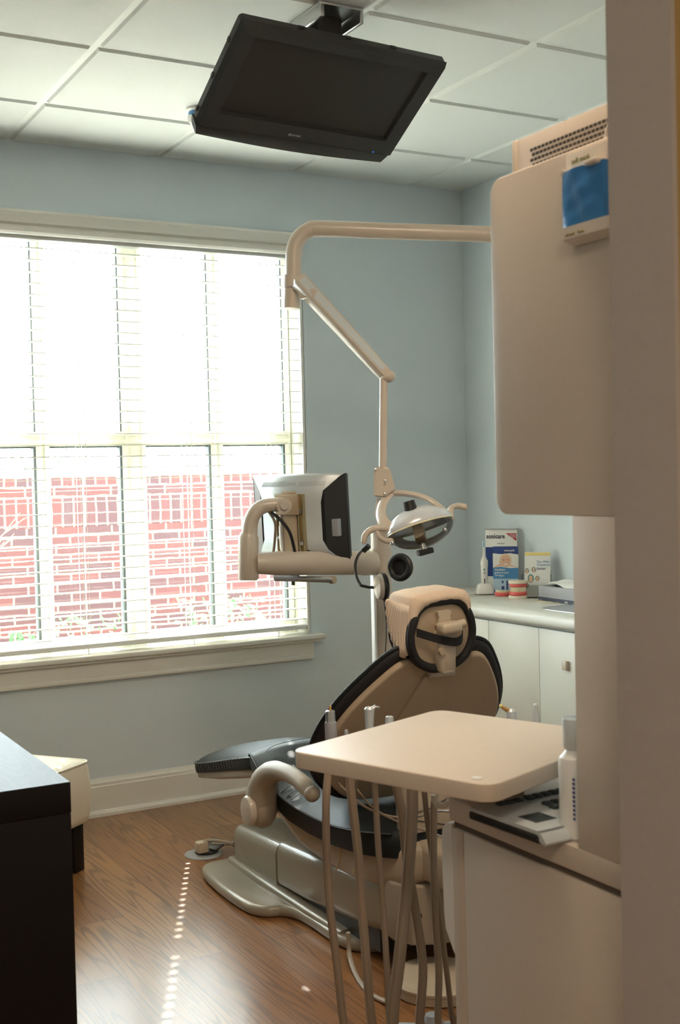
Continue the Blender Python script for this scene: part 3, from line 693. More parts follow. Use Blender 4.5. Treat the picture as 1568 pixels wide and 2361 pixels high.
# headrest
HX = -1.528
hd_u = Vector((0.05, -.10, 1.0)).normalized()
HM = frame((HX, -2.045, .925), (-1, 0, -.045), hd_u)
HS = 1 if HM.col[2].to_3d().y > 0 else -1
hh = [(0, .074), (.045, .073), (.078, .058), (.098, .026), (.105, -.005), (.100, -.035), (.080, -.066), (.04, -.086), (0, -.090)]
FW = Matrix.Diagonal((-.87, 1, HS, 1))          # local +z then always points to the patient side
HF = HM @ FW
b = B(); loft(b, [[(x_, y_, zz) for x_, y_ in outline(hh, gr)] for zz, gr in ((.0, -.02), (.0, .0), (.02, .004), (.08, .004), (.10, -.01))], HF); hp_ = obj('headrest_pad', b, 'blackfab', ch, sharp=60)
b = B(); slab(b, outline(hh, -.012), -.006, .006, HF, bev=.003); obj('back_panel', b, 'shell', hp_)
b = B(); tube(b, [(x_, y_, -.008+(.004 if y_ > .05 else 0)) for x_, y_ in outline(hh, -.008)], .0125, 10, m=HF, closed=True); obj('rolled_edge', b, 'blackfab', hp_, sharp=60)
def ribbon(bm, pts, h, t, m):
    P = smooth([Vector(p) for p in pts], 5)
    loft(bm, [[(p.x, p.y-h/2, p.z), (p.x, p.y+h/2, p.z), (p.x, p.y+h/2, p.z-t), (p.x, p.y-h/2, p.z-t)] for p in P], m)
b = B(); ribbon(b, [(-.100, .012, -.020), (-.06, -.002, -.022), (-.02, -.014, -.040), (.02, -.022, -.046), (.042, -.018, -.044), (.056, -.008, -.034)], .023, .003, HF); obj('strap', b, 'blackfab', hp_, sharp=60)
# fabric cover: boxy cap with a flap over the black roll and pleated sides
cap = [(-.104, -.045), (-.110, .0), (-.111, .055), (-.106, .090), (-.092, .102), (-.04, .106), (.02, .107), (.078, .104), (.096, .094), (.106, .070), (.108, .01), (.102, -.045)]
arch = [(-.104, .0), (-.101, .028), (-.092, .056), (-.074, .072), (-.055, .080), (-.02, .086), (.02, .087), (.056, .083), (.076, .074), (.090, .058), (.101, .030), (.105, .0)]
b = B()
t = bmesh.new(); grid = []
def row(pts, z, wob=0.0, ph=0, sc=1.0, sy=1.0):
    P = smooth([Vector((p[0]*sc, p[1]*sy, z)) for p in pts], 4)
    return [t.verts.new((p.x+wob*math.sin(i*1.3+ph), p.y+wob*math.cos(i*1.7+ph*2), p.z)) for i, p in enumerate(P)]
grid.append(row(arch, -.016, .0008, 1)); grid.append(row([((a[0]+c[0])/2, (a[1]+c[1])/2) for a, c in zip(cap, arch)], -.013, .0018, 2))
grid.append(row(cap, -.006, .0006, 3)); grid.append(row(cap, -.002, .0004, 4, 1.01, 1.012)); grid.append(row(cap, .05, .0006, 5, 1.0, .985)); grid.append(row(cap, .098, .0006, 6, .985, .965)); grid.append(row(cap, .108, .001, 7, .95, .92)); grid.append(row(cap, .114, 0, 8, .6, .5))
for A, C_ in zip(grid, grid[1:]):
    for k in range(len(A)-1): t.faces.new((A[k], A[k+1], C_[k+1], C_[k]))
t.faces.new(grid[-1])
bmesh.ops.recalc_face_normals(t, faces=t.faces); merge(b, t, HF)
for sx in (-1, 1):
    t = bmesh.new(); low = smooth([Vector(p) for p in ((-.002, -.030, 0), (.010, -.056, 0), (.035, -.066, 0), (.065, -.050, 0), (.090, -.015, 0), (.106, .030, 0), (.110, .078, 0))], 10)
    n = len(low); rws = []
    for j in range(7):
        v = j/6
        r_ = []
        for k in range(n):
            u = k/(n-1); tz = -.002+.106*u; ty = .080
            r_.append(t.verts.new((sx*(.1115+.007*math.sin(math.pi*min(v*.8, 1))*(.3+.7*u)+.0035*v*math.sin(k*1.25)), ty+(low[k].y-ty)*v+.002*v*math.sin(k*1.25), tz+(low[k].x-tz)*v)))
        rws.append(r_)
    for A, C_ in zip(rws, rws[1:]):
        for k in range(n-1): t.faces.new((A[k], A[k+1], C_[k+1], C_[k]))
    bmesh.ops.recalc_face_normals(t, faces=t.faces); merge(b, t, HF)
hc = obj('headrest_cover', b, 'cloth', ch, sharp=45)
sm_ = hc.modifiers.new('thickness', 'SOLIDIFY'); sm_.thickness = .0015
b = B()
loft(b, [[(x_*w_+.004, y_, z_) for x_, z_ in ((-1, -.008), (-1, -.030), (-.8, -.036), (.8, -.036), (1, -.030), (1, -.008))] for y_, w_ in ((-.105, .022), (-.098, .030), (-.05, .031), (.0, .032), (.005, .03))], HF)
box(b, (-.034, .004, -.060), (.040, .032, -.020), HF, bev=.009, seg=3); loft(b, [[(x_*w_+.002, y_, z_) for x_, z_ in ((-1, -.006), (-1, -.020), (1, -.020), (1, -.006))] for y_, w_ in ((.02, .026), (.045, .020), (.050, .024), (.058, .024))], HF)
cyl(b, (.036, .020, -.034), (.062, .022, -.034), .0115, 12, m=HF)
obj('headrest_bracket', b, 'beige_plastic', ch, sharp=50)
b = B(); cyl(b, (-.022, -.045, -.030), (-.022, -.045, -.042), .010, 12, m=HF); cyl(b, (-.006, -.078, -.030), (-.006, -.078, -.038), .004, 8, m=HF); obj('bracket_screw', b, 'shell', ch)
b = B(); tube(b, [tuple(HF @ Vector((.004, -.095, -.024))), tuple(BK @ Vector((0, .02, SG*.0))), tuple(BK @ Vector((0, -.08, SG*.005)))], [.024, .022, .022], 4, flat=(1.2, .5)); obj('headrest_bar', b, 'amber', ch)
b = B(); box(b, (0, -.045, 0), (.020, .002, .002), HF @ T(.108, .010, .02) @ Rz(-20) @ Ry(20)); obj('care_tag', b, 'greybox', hc)

# ------------------------------------------------------------------ foot pedal
fp = thing('foot_pedal', 'round beige foot pedal with brown rim on the floor behind the hoses', 'foot pedal', (-1.60, -2.11, 0))
b = B(); lathe(b, [(.115, 0), (.120, .004), (.120, .026), (.116, .028)], T(-1.60, -2.11, 0), 40); obj('rim', b, 'shell', fp)
b = B(); lathe(b, [(.121, .026), (.122, .033), (.115, .040), (.02, .043)], T(-1.60, -2.11, 0), 40); obj('disc', b, 'beige_plastic', fp)
b = B(); tube(b, [(-1.7213,-1.8486,0.0900), (-1.7199,-1.8505,0.0300), (-1.7498,-1.9401,0.0080), (-1.7729,-2.0546,0.0060), (-1.7634,-2.1464,0.0120)], .0065, 8, sm=6); obj('cord', b, 'cord', fp)

# ------------------------------------------------------------------ delivery post, arm and monitor
PD = (-1.104, -1.040)
po = thing('equipment_post', 'tall beige round post rising behind the chair with a thick swing arm', 'equipment post', (PD[0], PD[1], 0))
b = B(); cyl(b, (PD[0], PD[1], 0), (PD[0], PD[1], 1.155), .0355, 28); sph(b, (PD[0], PD[1], 1.155), .0355, (1, 1, .35)); lathe(b, [(.062, 0), (.062, .02), (.04, .035)], T(*PD, 0)); obj('pole', b, 'beige', po)
b = B(); cyl(b, (PD[0], PD[1], 1.0), (PD[0], PD[1], 1.085), .040, 28); obj('collar', b, 'beige', po)
b = B(); box(b, (PD[0]-.044, PD[1]-.02, .2), (PD[0]-.034, PD[1]+.006, 1.0), bev=.003); obj('cable_channel', b, 'white', po)
sw = obj('swing_arm', (lambda bb: (tube(bb, [(-1.1483,-1.0512,1.0361), (-1.1876,-1.0579,1.0386), (-1.2059,-1.0591,1.0397), (-1.4974,-1.0059,1.0518), (-1.5708,-0.9879,1.0550)], [.044, .044, .0415, .0415, .036], 24), tube(bb, [(-1.5948,-0.9765,0.9980), (-1.5945,-0.9764,1.0054), (-1.5897,-0.9746,1.1428), (-1.5878,-0.9751,1.1576)], [.030, .035, .035, .029], 24), bb)[-1])(B()), 'beige', po, sharp=50)
b = B(); tube(b, [(-1.5867,-0.9759,1.1546), (-1.5814,-0.9775,1.1944), (-1.5672,-0.9842,1.2280), (-1.5411,-0.9923,1.2480), (-1.5076,-1.0050,1.2529), (-1.4769,-1.0163,1.2520)], [.028, .026, .0255, .025, .0245, .024], 20, sm=5); obj('gooseneck', b, 'beige', po)
b = B(); cyl(b, (-1.4887,-1.0499,1.2497), (-1.4576,-0.9871,1.2481), .026, 20); obj('pivot', b, 'beige', po)
b = B(); cyl(b, (-1.4918,-1.0596,1.2499), (-1.4852,-1.0462,1.2496), .014, 16); obj('pivot_bolt', b, 'steel', po)
# monitor : local x right in plane, y up, z = back side towards us
MQ = Vector((-1.3697,-0.9345,1.2004))
bn = Vector((-.84, -.53, -.06)).normalized()       # direction the back faces
bx_ = Vector((0, 0, 1)).cross(bn).normalized()
MM = frame(MQ, bx_, bn.cross(bx_)); 
mo = thing('computer_monitor', 'silver backed computer monitor seen from behind on the swing arm', 'monitor', tuple(MQ-Vector((0, 0, .17))))
mw, mh = .190, .155
b = B(); slab(b, rrect(-mw, -mh, mw, mh, .006), -.020, -.002, MM, bev=.003); obj('front_bezel', b, 'black', mo)
b = B()
t = bmesh.new()
A = [t.verts.new(p) for p in ((-mw+.004, -mh+.004, -.002), (mw-.004, -mh+.004, -.002), (mw-.004, mh-.004, -.002), (-mw+.004, mh-.004, -.002))]
C_ = [t.verts.new(p) for p in ((-mw+.06, -mh+.05, .048), (mw-.06, -mh+.05, .048), (mw-.06, mh-.05, .048), (-mw+.06, mh-.05, .048))]
for k in range(4): t.faces.new((A[k], A[(k+1) % 4], C_[(k+1) % 4], C_[k]))
t.faces.new(C_); merge(b, t, MM)
for k in range(34):
    zz = -mh+.03+k*.0078
    for sg in (-1, 1):
        tube(b, [(sg*(mw-.012), zz, .004), (sg*(mw-.055), zz*.86, .040)], .0012, 5, m=MM)
obj('vented_case', b, 'black', mo, sharp=20)
b = B()   # silver saddle over the middle and the top edge
t = bmesh.new()
def sring(w0, w1, y0, z0, y1, z1, yb, zb): pass
pr_ = [((-mw+.002, mh, -.001), (mw-.002, mh, -.001)), ((-mw+.012, mh-.008, .012), (mw-.012, mh-.008, .012)), ((-.128, mh-.055, .0505), (.128, mh-.055, .0505)), ((-.118, .06, .0525), (.118, .06, .0525)), ((-.118, -.07, .0525), (.118, -.07, .0525)), ((-.135, -mh+.052, .0495), (.135, -mh+.052, .0495)), ((-.165, -mh+.012, .012), (.165, -mh+.012, .012))]
vs = [(t.verts.new(a), t.verts.new(c)) for a, c in pr_]
for (a, c), (d, e) in zip(vs, vs[1:]): t.faces.new((a, c, e, d))
merge(b, t, MM); sv = obj('silver_cover', b, 'silver', mo, sharp=60)
sdm = sv.modifiers.new('thickness', 'SOLIDIFY'); sdm.thickness = .003
sl = (Vector((0, mh-.008, .012))-Vector((0, mh-.055, .0505))).normalized()
VM = MM @ frame((0, mh-.032, .034), (1, 0, 0), tuple(sl))
for lo_, hi_ in ((0, 17), (23, 40)):
    b = B()
    for k in range(lo_, hi_):
        xx = -.125+k*.0064; tube(b, [(xx, -.010, .001), (xx+.003, .010, .001)], .0010, 5, m=VM)
    obj('vent_slots', b, 'greybox', mo)
text('logo', 'DELL', .016, VM @ T(-.021, -.0055, .0022), 'greybox', mo)
b = B(); box(b, (mw-.05, -.06, .0), (mw-.02, .0, .034), MM, bev=.002); obj('rating_label', b, 'greybox', mo)
b = B(); box(b, (-.05, -mh+.008, .02), (.06, -mh+.05, .056), MM, bev=.004); obj('port_cover', b, 'black', mo)
mb = thing('monitor_bracket', 'yellowish steel slide bracket joining the monitor to the arm', 'bracket', tuple(MM @ Vector((0, -.10, .06))))
b = B()
for xx in (-.045, .045): box(b, (xx-.011, -.12, .054), (xx+.011, .09, .060), MM, bev=.001); box(b, (xx-.011, -.12, .060), (xx-.008, .09, .072), MM); box(b, (xx+.008, -.12, .060), (xx+.011, .09, .072), MM)
obj('rail', b, 'brass', mb)
b = B(); box(b, (-.03, -.14, .062), (.026, .10, .070), MM, bev=.002); obj('slide_plate', b, 'shell', mb)
b = B(); cyl(b, (-.036, -.11, .071), (-.036, .05, .071), .006, 10, m=MM); cyl(b, (-.036, -.10, .071), (-.036, -.02, .071), .009, 10, m=MM); obj('gas_spring', b, 'steel', mb)
b = B(); box(b, (-.05, .02, .066), (.04, .09, .082), MM, bev=.003); obj('hinge_block', b, 'shell', mb)
for xx, yy in ((.045, .03), (.045, -.08), (-.045, -.06)):
    b = B(); cyl(b, (xx, yy, .06), (xx, yy, .074), .007, 10, m=MM); obj('bolt', b, 'steel', mb)
cb2 = B(); tube(cb2, [(-1.5181,-1.0115,1.2267), (-1.4994,-1.0456,1.1999), (-1.4707,-1.0515,1.1576), (-1.4407,-1.0245,1.0929), (-1.4171,-0.9819,1.0446)], .006, 8, sm=5); tag(obj('monitor_cable', cb2, 'black'), 'thick black cable hanging from the monitor arm bend', 'cable')
cb2 = B(); tube(cb2, [(-1.5214,-0.9981,1.2296), (-1.5090,-1.0177,1.1924), (-1.5064,-1.0094,1.1402), (-1.5022,-0.9796,1.0717)], .005, 8, sm=5); tag(obj('monitor_cable', cb2, 'hose'), 'thin brown cable hanging left of the black one', 'cable')
kt = thing('bracket_handle', 'grey tubular handle hanging below the thick swing arm', 'handle', (-1.3939,-0.9965,0.9912))
b = B(); cyl(b, (-1.4668,-0.9332,0.9948), (-1.3426,-1.1164,0.9924), .0105, 14); obj('tube', b, 'steel', kt)
b = B(); cyl(b, (-1.4720,-0.9302,0.9965), (-1.4161,-1.0070,0.9947), .0115, 14); obj('grip', b, 'greybox', kt)
b = B(); cyl(b, (-1.3456,-1.1034,0.9918), (-1.3374,-1.1193,0.9923), .013, 14); obj('end_cap', b, 'shell', kt)
b = B(); cyl(b, (-1.4291,-0.9876,1.0184), (-1.4308,-0.9882,0.9718), .0065, 10); obj('clamp_screw', b, 'black', kt)

# ------------------------------------------------------------------ headphones on the post
hpn = thing('headphones', 'black and beige headphones hanging on the beige post', 'headphones', (-1.2232,-1.2077,0.9272))
b = B(); tube(b, [(-1.2252,-1.1551,1.0992), (-1.2461,-1.1552,1.0914), (-1.2675,-1.1556,1.0673), (-1.2750,-1.1524,1.0379), (-1.2724,-1.1551,1.0008), (-1.2655,-1.1713,0.9718)], .007, 8, sm=5, flat=(1, .6)); tube(b, [(-1.2655,-1.1713,0.9718), (-1.2476,-1.1929,0.9662), (-1.2295,-1.2258,0.9658)], .005, 8); tube(b, [(-1.2436,-1.1567,1.0883), (-1.2325,-1.1737,1.1062)], .010, 8); obj('headband', b, 'black', hpn)
def cup(c, d, n1='ear_cup'):
    d = Vector(d).normalized(); F = frame(c, d.orthogonal(), d.cross(d.orthogonal()))
    if F.col[2].to_3d().dot(d) < 0: F = F @ Rx(180)
    b = B(); lathe(b, [(.020, -.022), (.040, -.016), (.044, -.004), (.044, .0)], F @ Matrix.Diagonal((1, 1, 1, 1))); e = obj(n1, b, 'beige', hpn)
    b = B(); tube(b, [(.036*math.cos(k*math.pi/12), .036*math.sin(k*math.pi/12), .006) for k in range(24)], .0115, 10, m=F, closed=True); obj('cushion', b, 'black', e)
    b = B(); lathe(b, [(.03, .0), (.03, .002)], F); obj('mesh_cover', b, 'blackfab', e)
cup((-1.2243,-1.2400,0.9693), (.96, -.25, .02))
cup((-1.1909,-1.3135,1.0372), (-.92, -.52, .10))
b = B(); tube(b, [(-1.2221,-1.2541,0.9234), (-1.2216,-1.2551,0.9015), (-1.2199,-1.2580,0.8431), (-1.2255,-1.2578,0.7558), (-1.2314,-1.2564,0.6976)], [.005, .003, .0018, .0018, .0018], 8, sm=4); obj('cord', b, 'black', hpn)

# ------------------------------------------------------------------ dental light
dl = thing('dental_light', 'beige overhead dental light on a folded arm above the chair', 'dental light', (-.80, -1.75, 0))
LD = 3.8
b = B(); tube(b, [(-0.7397,-1.7811,2.0738), (-1.0314,-1.6188,2.0942), (-1.2994,-1.4697,2.1112), (-1.4899,-1.3637,2.1247), (-1.5235,-1.3452,2.1202), (-1.5505,-1.3310,2.0977), (-1.5648,-1.3241,2.0654), (-1.5685,-1.3233,2.0273), (-1.5707,-1.3241,1.9659)], .0255, 24, sm=5); obj('boom_tube', b, 'beige', dl)
pt = Vector((-0.7397,-1.7811,2.0738))
b = B(); cyl(b, (pt.x, pt.y, 0), (pt.x, pt.y, pt.z+.03), .028, 24); lathe(b, [(.12, 0), (.12, .015), (.04, .03)], T(pt.x, pt.y, 0)); obj('upright', b, 'beige', dl)
b = B(); cyl(b, (-1.5726,-1.3226,1.9783), (-1.5752,-1.3225,1.9401), .0285, 24); cyl(b, (-1.5753,-1.3225,1.9374), (-1.5799,-1.3220,1.8748), .0265, 24); obj('elbow_sleeve', b, 'beige', dl)
p0 = Vector((-1.5739,-1.3685,1.9522)); p1 = Vector((-1.3762,-1.5568,1.6438))
ax_ = (p1-p0).normalized(); vd = (Vector((-3.31, -4.73, 1.34))-p0).normalized()
AM = frame(p0, ax_, ax_.cross(vd))
ln = (p1-p0).length
b = B()
def armsec(x_, h0, h1, w): return [(x_, h0*.9, -w), (x_, h0, -w*.8), (x_, h0, w*.8), (x_, h0*.9, w), (x_, h1*.8, w), (x_, h1, w*.7), (x_, h1, -w*.7), (x_, h1*.8, -w)]
AMr = AM @ Rx(-32)
loft(b, [armsec(-.012, -.018, .014, .018), armsec(0, -.024, .022, .022), armsec(ln*.5, -.021, .020, .021), armsec(ln*.97, -.017, .018, .018), armsec(ln+.012, -.012, .012, .014)], AMr)
obj('spring_arm', b, 'beige', dl, sharp=50)
b = B(); loft(b, [armsec(.004, -.018, .016, .0235), armsec(ln*.5, -.016, .015, .0225), armsec(ln*.94, -.012, .012, .0192)], AMr); obj('side_panel', b, 'silver', dl)
b = B(); box(b, (-.02, -.06, -.015), (.012, .0, .012), T(*(-1.5636,-1.3641,1.9130))@Rz(28), bev=.003); obj('arm_bracket', b, 'beige', dl)
b = B(); sph(b, (-1.3738,-1.5581,1.6464), .024, (1, 1, .8)); obj('arm_tip', b, 'beige', dl)
b = B(); cyl(b, (-1.3856,-1.5517,1.6414), (-1.3979,-1.5542,1.3588), .0125, 16); obj('drop_rod', b, 'beige', dl)
b = B(); loft(b, [[(-1.4353,-1.5589,1.2802), (-1.4157,-1.5928,1.2770), (-1.3872,-1.6077,1.3012), (-1.3906,-1.5808,1.3674), (-1.4177,-1.5542,1.3711), (-1.4272,-1.5492,1.3634)], [(-1.4072,-1.5116,1.2792), (-1.3769,-1.5285,1.2757), (-1.3478,-1.5438,1.3004), (-1.3671,-1.5424,1.3678), (-1.3997,-1.5242,1.3714), (-1.4068,-1.5148,1.3636)]])
bmesh.ops.bevel(b, geom=b.edges[:], offset=.004, segments=2, affect='EDGES'); obj('joint_housing', b, 'beige', dl)
for q in ((-1.4139,-1.5921,1.3282), (-1.4174,-1.5937,1.2889), (-1.4251,-1.5561,1.3632)):
    b = B(); sph(b, q, .004, seg=8); obj('screw', b, 'steel', dl)
b = B(); tube(b, [(-1.4124,-1.5489,1.2755), (-1.4170,-1.5473,1.2464), (-1.4226,-1.5451,1.2173)], [.006, .006, .0045], 8); obj('lever', b, 'beige', dl)
# yoke and head
yk = [(-1.3800,-1.5778,1.2892), (-1.3578,-1.6245,1.2872), (-1.3232,-1.6669,1.2745), (-1.2931,-1.6959,1.2489), (-1.2569,-1.7058,1.2112)]
yk2 = [(-1.3799,-1.5778,1.2918), (-1.4145,-1.5825,1.2625), (-1.4341,-1.5956,1.2278), (-1.4425,-1.6261,1.2025), (-1.4310,-1.6561,1.1807)]
b = B(); tube(b, yk, [.013, .012, .011, .012, .014], 12, sm=5, flat=(1.3, .8)); tube(b, yk2, [.013, .014, .015, .014, .013], 12, sm=5, flat=(1.3, .8)); sph(b, yk[-1], .013); sph(b, yk2[-1], .014); obj('yoke', b, 'beige', dl)
LX = (Vector((-1.2323,-1.6740,1.2018))-Vector((-1.4316,-1.6563,1.1626))).normalized()
HC = Vector((-1.3410,-1.6715,1.1851))
dwn = Vector((-.25, -.28, -.92))
ly = dwn.cross(LX).normalized()
HL = frame(HC, LX, ly)
if HL.col[2].to_3d().z < 0: HL = HL @ Rx(180)
b = B()
def capell(rx, ry, h, n=10, m=36, thick=0, up=1):
    rg = []
    for i in range(n+1):
        a = i/n*math.pi/2*.97
        rg.append([(rx*math.cos(a)*math.cos(2*math.pi*k/m), ry*math.cos(a)*math.sin(2*math.pi*k/m), up*h*math.sin(a)) for k in range(m)])
    return rg
loft(b, capell(.108, .078, .064), HL, cap=False); sv = obj('reflector_shell', b, 'reflector', dl, sharp=70)
q_ = sv.modifiers.new('thickness', 'SOLIDIFY'); q_.thickness = .003
b = B(); loft(b, capell(.107, .077, .062, up=-1), HL, cap=False); obj('clear_shield', b, 'shield', dl, sharp=70)
b = B(); tube(b, [(0.1085*math.cos(2*math.pi*k/36), .0785*math.sin(2*math.pi*k/36), 0) for k in range(36)], .0022, 6, m=HL, closed=True); obj('shield_rim', b, 'tooth', dl)
b = B(); tube(b, [(-1.4310,-1.6561,1.1781), (-1.4015,-1.6713,1.2148), (-1.3726,-1.6867,1.2334), (-1.3332,-1.6971,1.2321), (-1.2940,-1.6963,1.2229), (-1.2659,-1.7007,1.2141)], .007, 10, sm=4, flat=(1.3, .8)); obj('cross_bar', b, 'beige', dl)
b = B(); tube(b, [(-1.3767,-1.6787,1.2334), (-1.3834,-1.6739,1.2659)], [.020, .017], 12); obj('top_knob', b, 'black', dl)
b = B(); tube(b, [(-1.3596,-1.6839,1.1914), (-1.3620,-1.7070,1.1430)], [.022, .020], 4); obj('lamp_holder', b, 'shell', dl)
b = B(); cyl(b, (-1.3608,-1.7076,1.1429), (-1.3615,-1.7195,1.1202), .009, 10); obj('lamp_stem', b, 'steel', dl)
b = B(); F = frame((-1.3594,-1.7208,1.1150), tuple(LX), (0, 0, 1)); slab(b, rrect(-.024, -.008, .024, .008, .003), -.012, .012, F, bev=.002); obj('lamp_knob', b, 'black', dl)
b = B(); tube(b, [(-1.5217,-1.6411,1.1508), (-1.5177,-1.6427,1.1686), (-1.5026,-1.6506,1.1836), (-1.4800,-1.6629,1.1894), (-1.4525,-1.6669,1.1845)], [.0085, .0095, .010, .010, .010], 12, sm=5); sph(b, (-1.5217,-1.6411,1.1508), .0085, seg=10); tube(b, [(-1.4881,-1.6587,1.1832), (-1.4809,-1.6633,1.1625), (-1.4572,-1.6655,1.1486), (-1.4338,-1.6669,1.1527)], [.007, .007, .008, .009], 10, sm=4); obj('handle', b, 'beige', dl)
b = B(); tube(b, [(-1.2435,-1.6674,1.2127), (-1.2253,-1.6652,1.2385), (-1.2020,-1.6665,1.2457), (-1.1824,-1.6775,1.2412)], [.007, .008, .009, .010], 12, sm=5); sph(b, (-1.1824,-1.6775,1.2412), .010, seg=10); tube(b, [(-1.2219,-1.6671,1.2384), (-1.2305,-1.6744,1.2203), (-1.2436,-1.6791,1.2050)], [.006, .006, .009], 10); obj('handle', b, 'beige', dl)
for q in ((-1.3094,-1.6988,1.2365), (-1.2999,-1.7403,1.1773), (-1.4584,-1.6992,1.1447)): b = B(); sph(b, q, .007, seg=10); obj('hinge_pin', b, 'steel', dl)

# ------------------------------------------------------------------ far counter along the right wall
CT = .808; CF = -.42; CYN = -2.25
wt = thing('countertop', 'pale laminate countertop with rounded front edge along the right wall', 'countertop', (-.2, -1.1, CT-.055))
b = B()
prof = [(0, CT-.055), (CF+.012, CT-.055), (CF+.002, CT-.050), (CF, CT-.040), (CF+.001, CT-.022), (CF+.008, CT-.008), (CF+.024, CT), (0, CT)]
loft(b, [[(x_-.001, yy, z_) for x_, z_ in prof] for yy in (-.002, CYN)]); obj('worktop', b, 'counter', wt, sharp=60)
b = B(); lathe(b, [(.062, .0002), (.064, .003), (.058, .004), (.056, .001)], T((-0.1568,-0.8013,0.8000)[0], (-0.1568,-0.8013,0.8000)[1], CT), 32); obj('waste_ring', b, 'plaster', wt)
b = B(); slab(b, rrect(-.36, -1.44, -.08, -.96, .07), CT+.0002, CT+.004, bev=.0015); slab(b, rrect(-.335, -1.415, -.105, -.985, .06), CT+.0035, CT+.0045, mi=1); obj('sink_rim', b, ['steel', 'greybox'], wt)
ys_ = [-.002, -.42, -.702, -1.030, -1.36, -1.70, -2.05, CYN]
for i in range(len(ys_)-1):
    a, c = ys_[i], ys_[i+1]
    u = thing('base_cabinet', ['white base cabinet under the counter, nearest the window corner', 'white base cabinet under the counter directly behind the headrest', 'white base cabinet under the counter between two thin seams', 'white base cabinet under the counter below the sink', 'white base cabinet hidden past the upright panel', 'white base cabinet second from the near end of the counter', 'white narrow base cabinet at the near end of the counter'][i], 'cabinet', (CF/2, (a+c)/2, 0))
    b = B(); box(b, (CF+.045, c+.001, .09), (-.002, a-.001, CT-.056)); box(b, (CF+.07, c+.001, 0), (-.002, a-.001, .09)); obj('body', b, 'counter', u)
    b = B(); box(b, (CF+.022, c+.0012, .095), (CF+.040, a-.0012, CT-.066), bev=.0015); d_ = obj('door', b, 'counter', u)
    if i in (3, 5): b = B(); box(b, (CF+.008, c+.155, .60), (CF+.022, c+.18, .635), bev=.002); obj('handle', b, 'beige', d_)

# things on the counter
bt = thing('display_tray', 'flat white tray under the toothbrush on the far counter', 'tray', (-.09, -.17, CT))
b = B(); slab(b, rrect(-.235, -.34, -.04, -.14, .01), CT+.0005, CT+.006, bev=.002); obj('tray_plate', b, 'white', bt)
def facing(o, yaw, tilt=0):      # upright card frame: x to the viewer's right, y up, z to the viewer
    return T(*o) @ Rz(yaw) @ Rx(90-tilt)
# product box
F = facing((-.085, -0.3789, CT+.001), -46)
bx1 = thing('toothbrush_box', 'tall white and navy display box with the name sonicare', 'box', (-.085, -.3, CT+.001))
b = B(); box(b, (-.070, 0, -.035), (.070, .283, 0), F, bev=.001); obj('carton', b, 'paper', bx1)
b = B(); box(b, (-.074, .283, -.036), (.072, .2855, .004), F); obj('lid', b, 'greybox', bx1)
b = B(); box(b, (-.070, .075, 0), (-.040, .205, .0007), F); slab(b, [(-.040, .075), (-.030, .10), (-.040, .14), (-.030, .18), (-.040, .205)], 0, .0007, F); obj('navy_panel', b, 'navy', bx1)
b = B(); slab(b, [(.022, .266), (.068, .266), (.068, .232)], 0, .0008, F); obj('red_corner', b, 'red', bx1)
text('brand_name', 'sonicare', .0285, F @ T(-.066, .244, .0008), 'ink', bx1, bold=.0007, sx=.86)
text('brand_name', 'sonicare', .010, F @ T(-.018, .2185, .0008), 'ink', bx1)
b = B()
for k in range(3): box(b, (.038+.005*k, .259-.006*k, .0008), (.066, .261-.006*k, .0012), F)
box(b, (-.055, .236, .0004), (-.04, .238, .001), F); obj('small_print', b, 'paper', bx1)
# brochure in front of the box
F = facing((-.118, -0.4516, CT+.001), -44, 3)
wp = thing('gum_brochure', 'blue brochure with a smiling blond person reading Healthier gums', 'brochure', (-.085, -.305, CT+.001))
b = B(); box(b, (-.056, 0, -.003), (.056, .214, 0), F); obj('card', b, 'paper', wp)
b = B(); box(b, (-.056, .182, 0), (.056, .212, .0006), F); slab(b, [(-.056, .182), (-.02, .178), (.02, .182), (.056, .176), (.056, .184), (-.056, .184)], 0, .0006, F); obj('top_band', b, 'navy', wp)
b = B(); slab(b, [(-.056, .070), (.056, .070), (.056, .118), (.02, .116), (-.02, .122), (-.056, .119)], 0, .0006, F); obj('blue_field', b, 'blue', wp)
b = B(); box(b, (-.056, .018, 0), (.056, .070, .0006), F); obj('pale_field', b, 'skyblue', wp)
b = B(); slab(b, [(-.056, 0), (.056, 0), (.056, .012), (.0, .014), (-.056, .022)], .0002, .0008, F); obj('bottom_band', b, 'blue', wp)
text('brand_name', 'waterpik', .013, F @ T(-.006, .190, .0008), 'paper', wp, bold=.0002)
text('slogan', 'Healthier\ngums in just\n14 days.', .0125, F @ T(-.048, .106, .0008), 'paper', wp, bold=.0002)
text('small_print', '15', .010, F @ T(-.05, .010, .0010), 'paper', wp)
b = B(); slab(b, ell(.0, .152, .026, .029), .0002, .0008, F); slab(b, [(-.024, .165), (-.030, .13), (-.018, .122), (-.018, .16)], .0002, .0007, F); obj('hair', b, 'blond', wp)
b = B(); slab(b, ell(.001, .147, .0205, .026), .0006, .0012, F); slab(b, [(-.05, .119), (-.02, .127), (.02, .127), (.05, .119), (.05, .121), (.02, .132), (-.025, .134), (-.05, .123)], .0004, .0009, F); obj('face', b, 'skin', wp)
b = B(); slab(b, [(-.009, .136), (.012, .137), (.007, .131), (0, .129), (-.006, .131)], .0012, .0016, F); obj('smile', b, 'paper', wp)
b = B(); slab(b, ell(-.008, .152, .003, .0016, 10), .0012, .0016, F); slab(b, ell(.011, .153, .003, .0016, 10), .0012, .0016, F); obj('eyes', b, 'ink', wp)
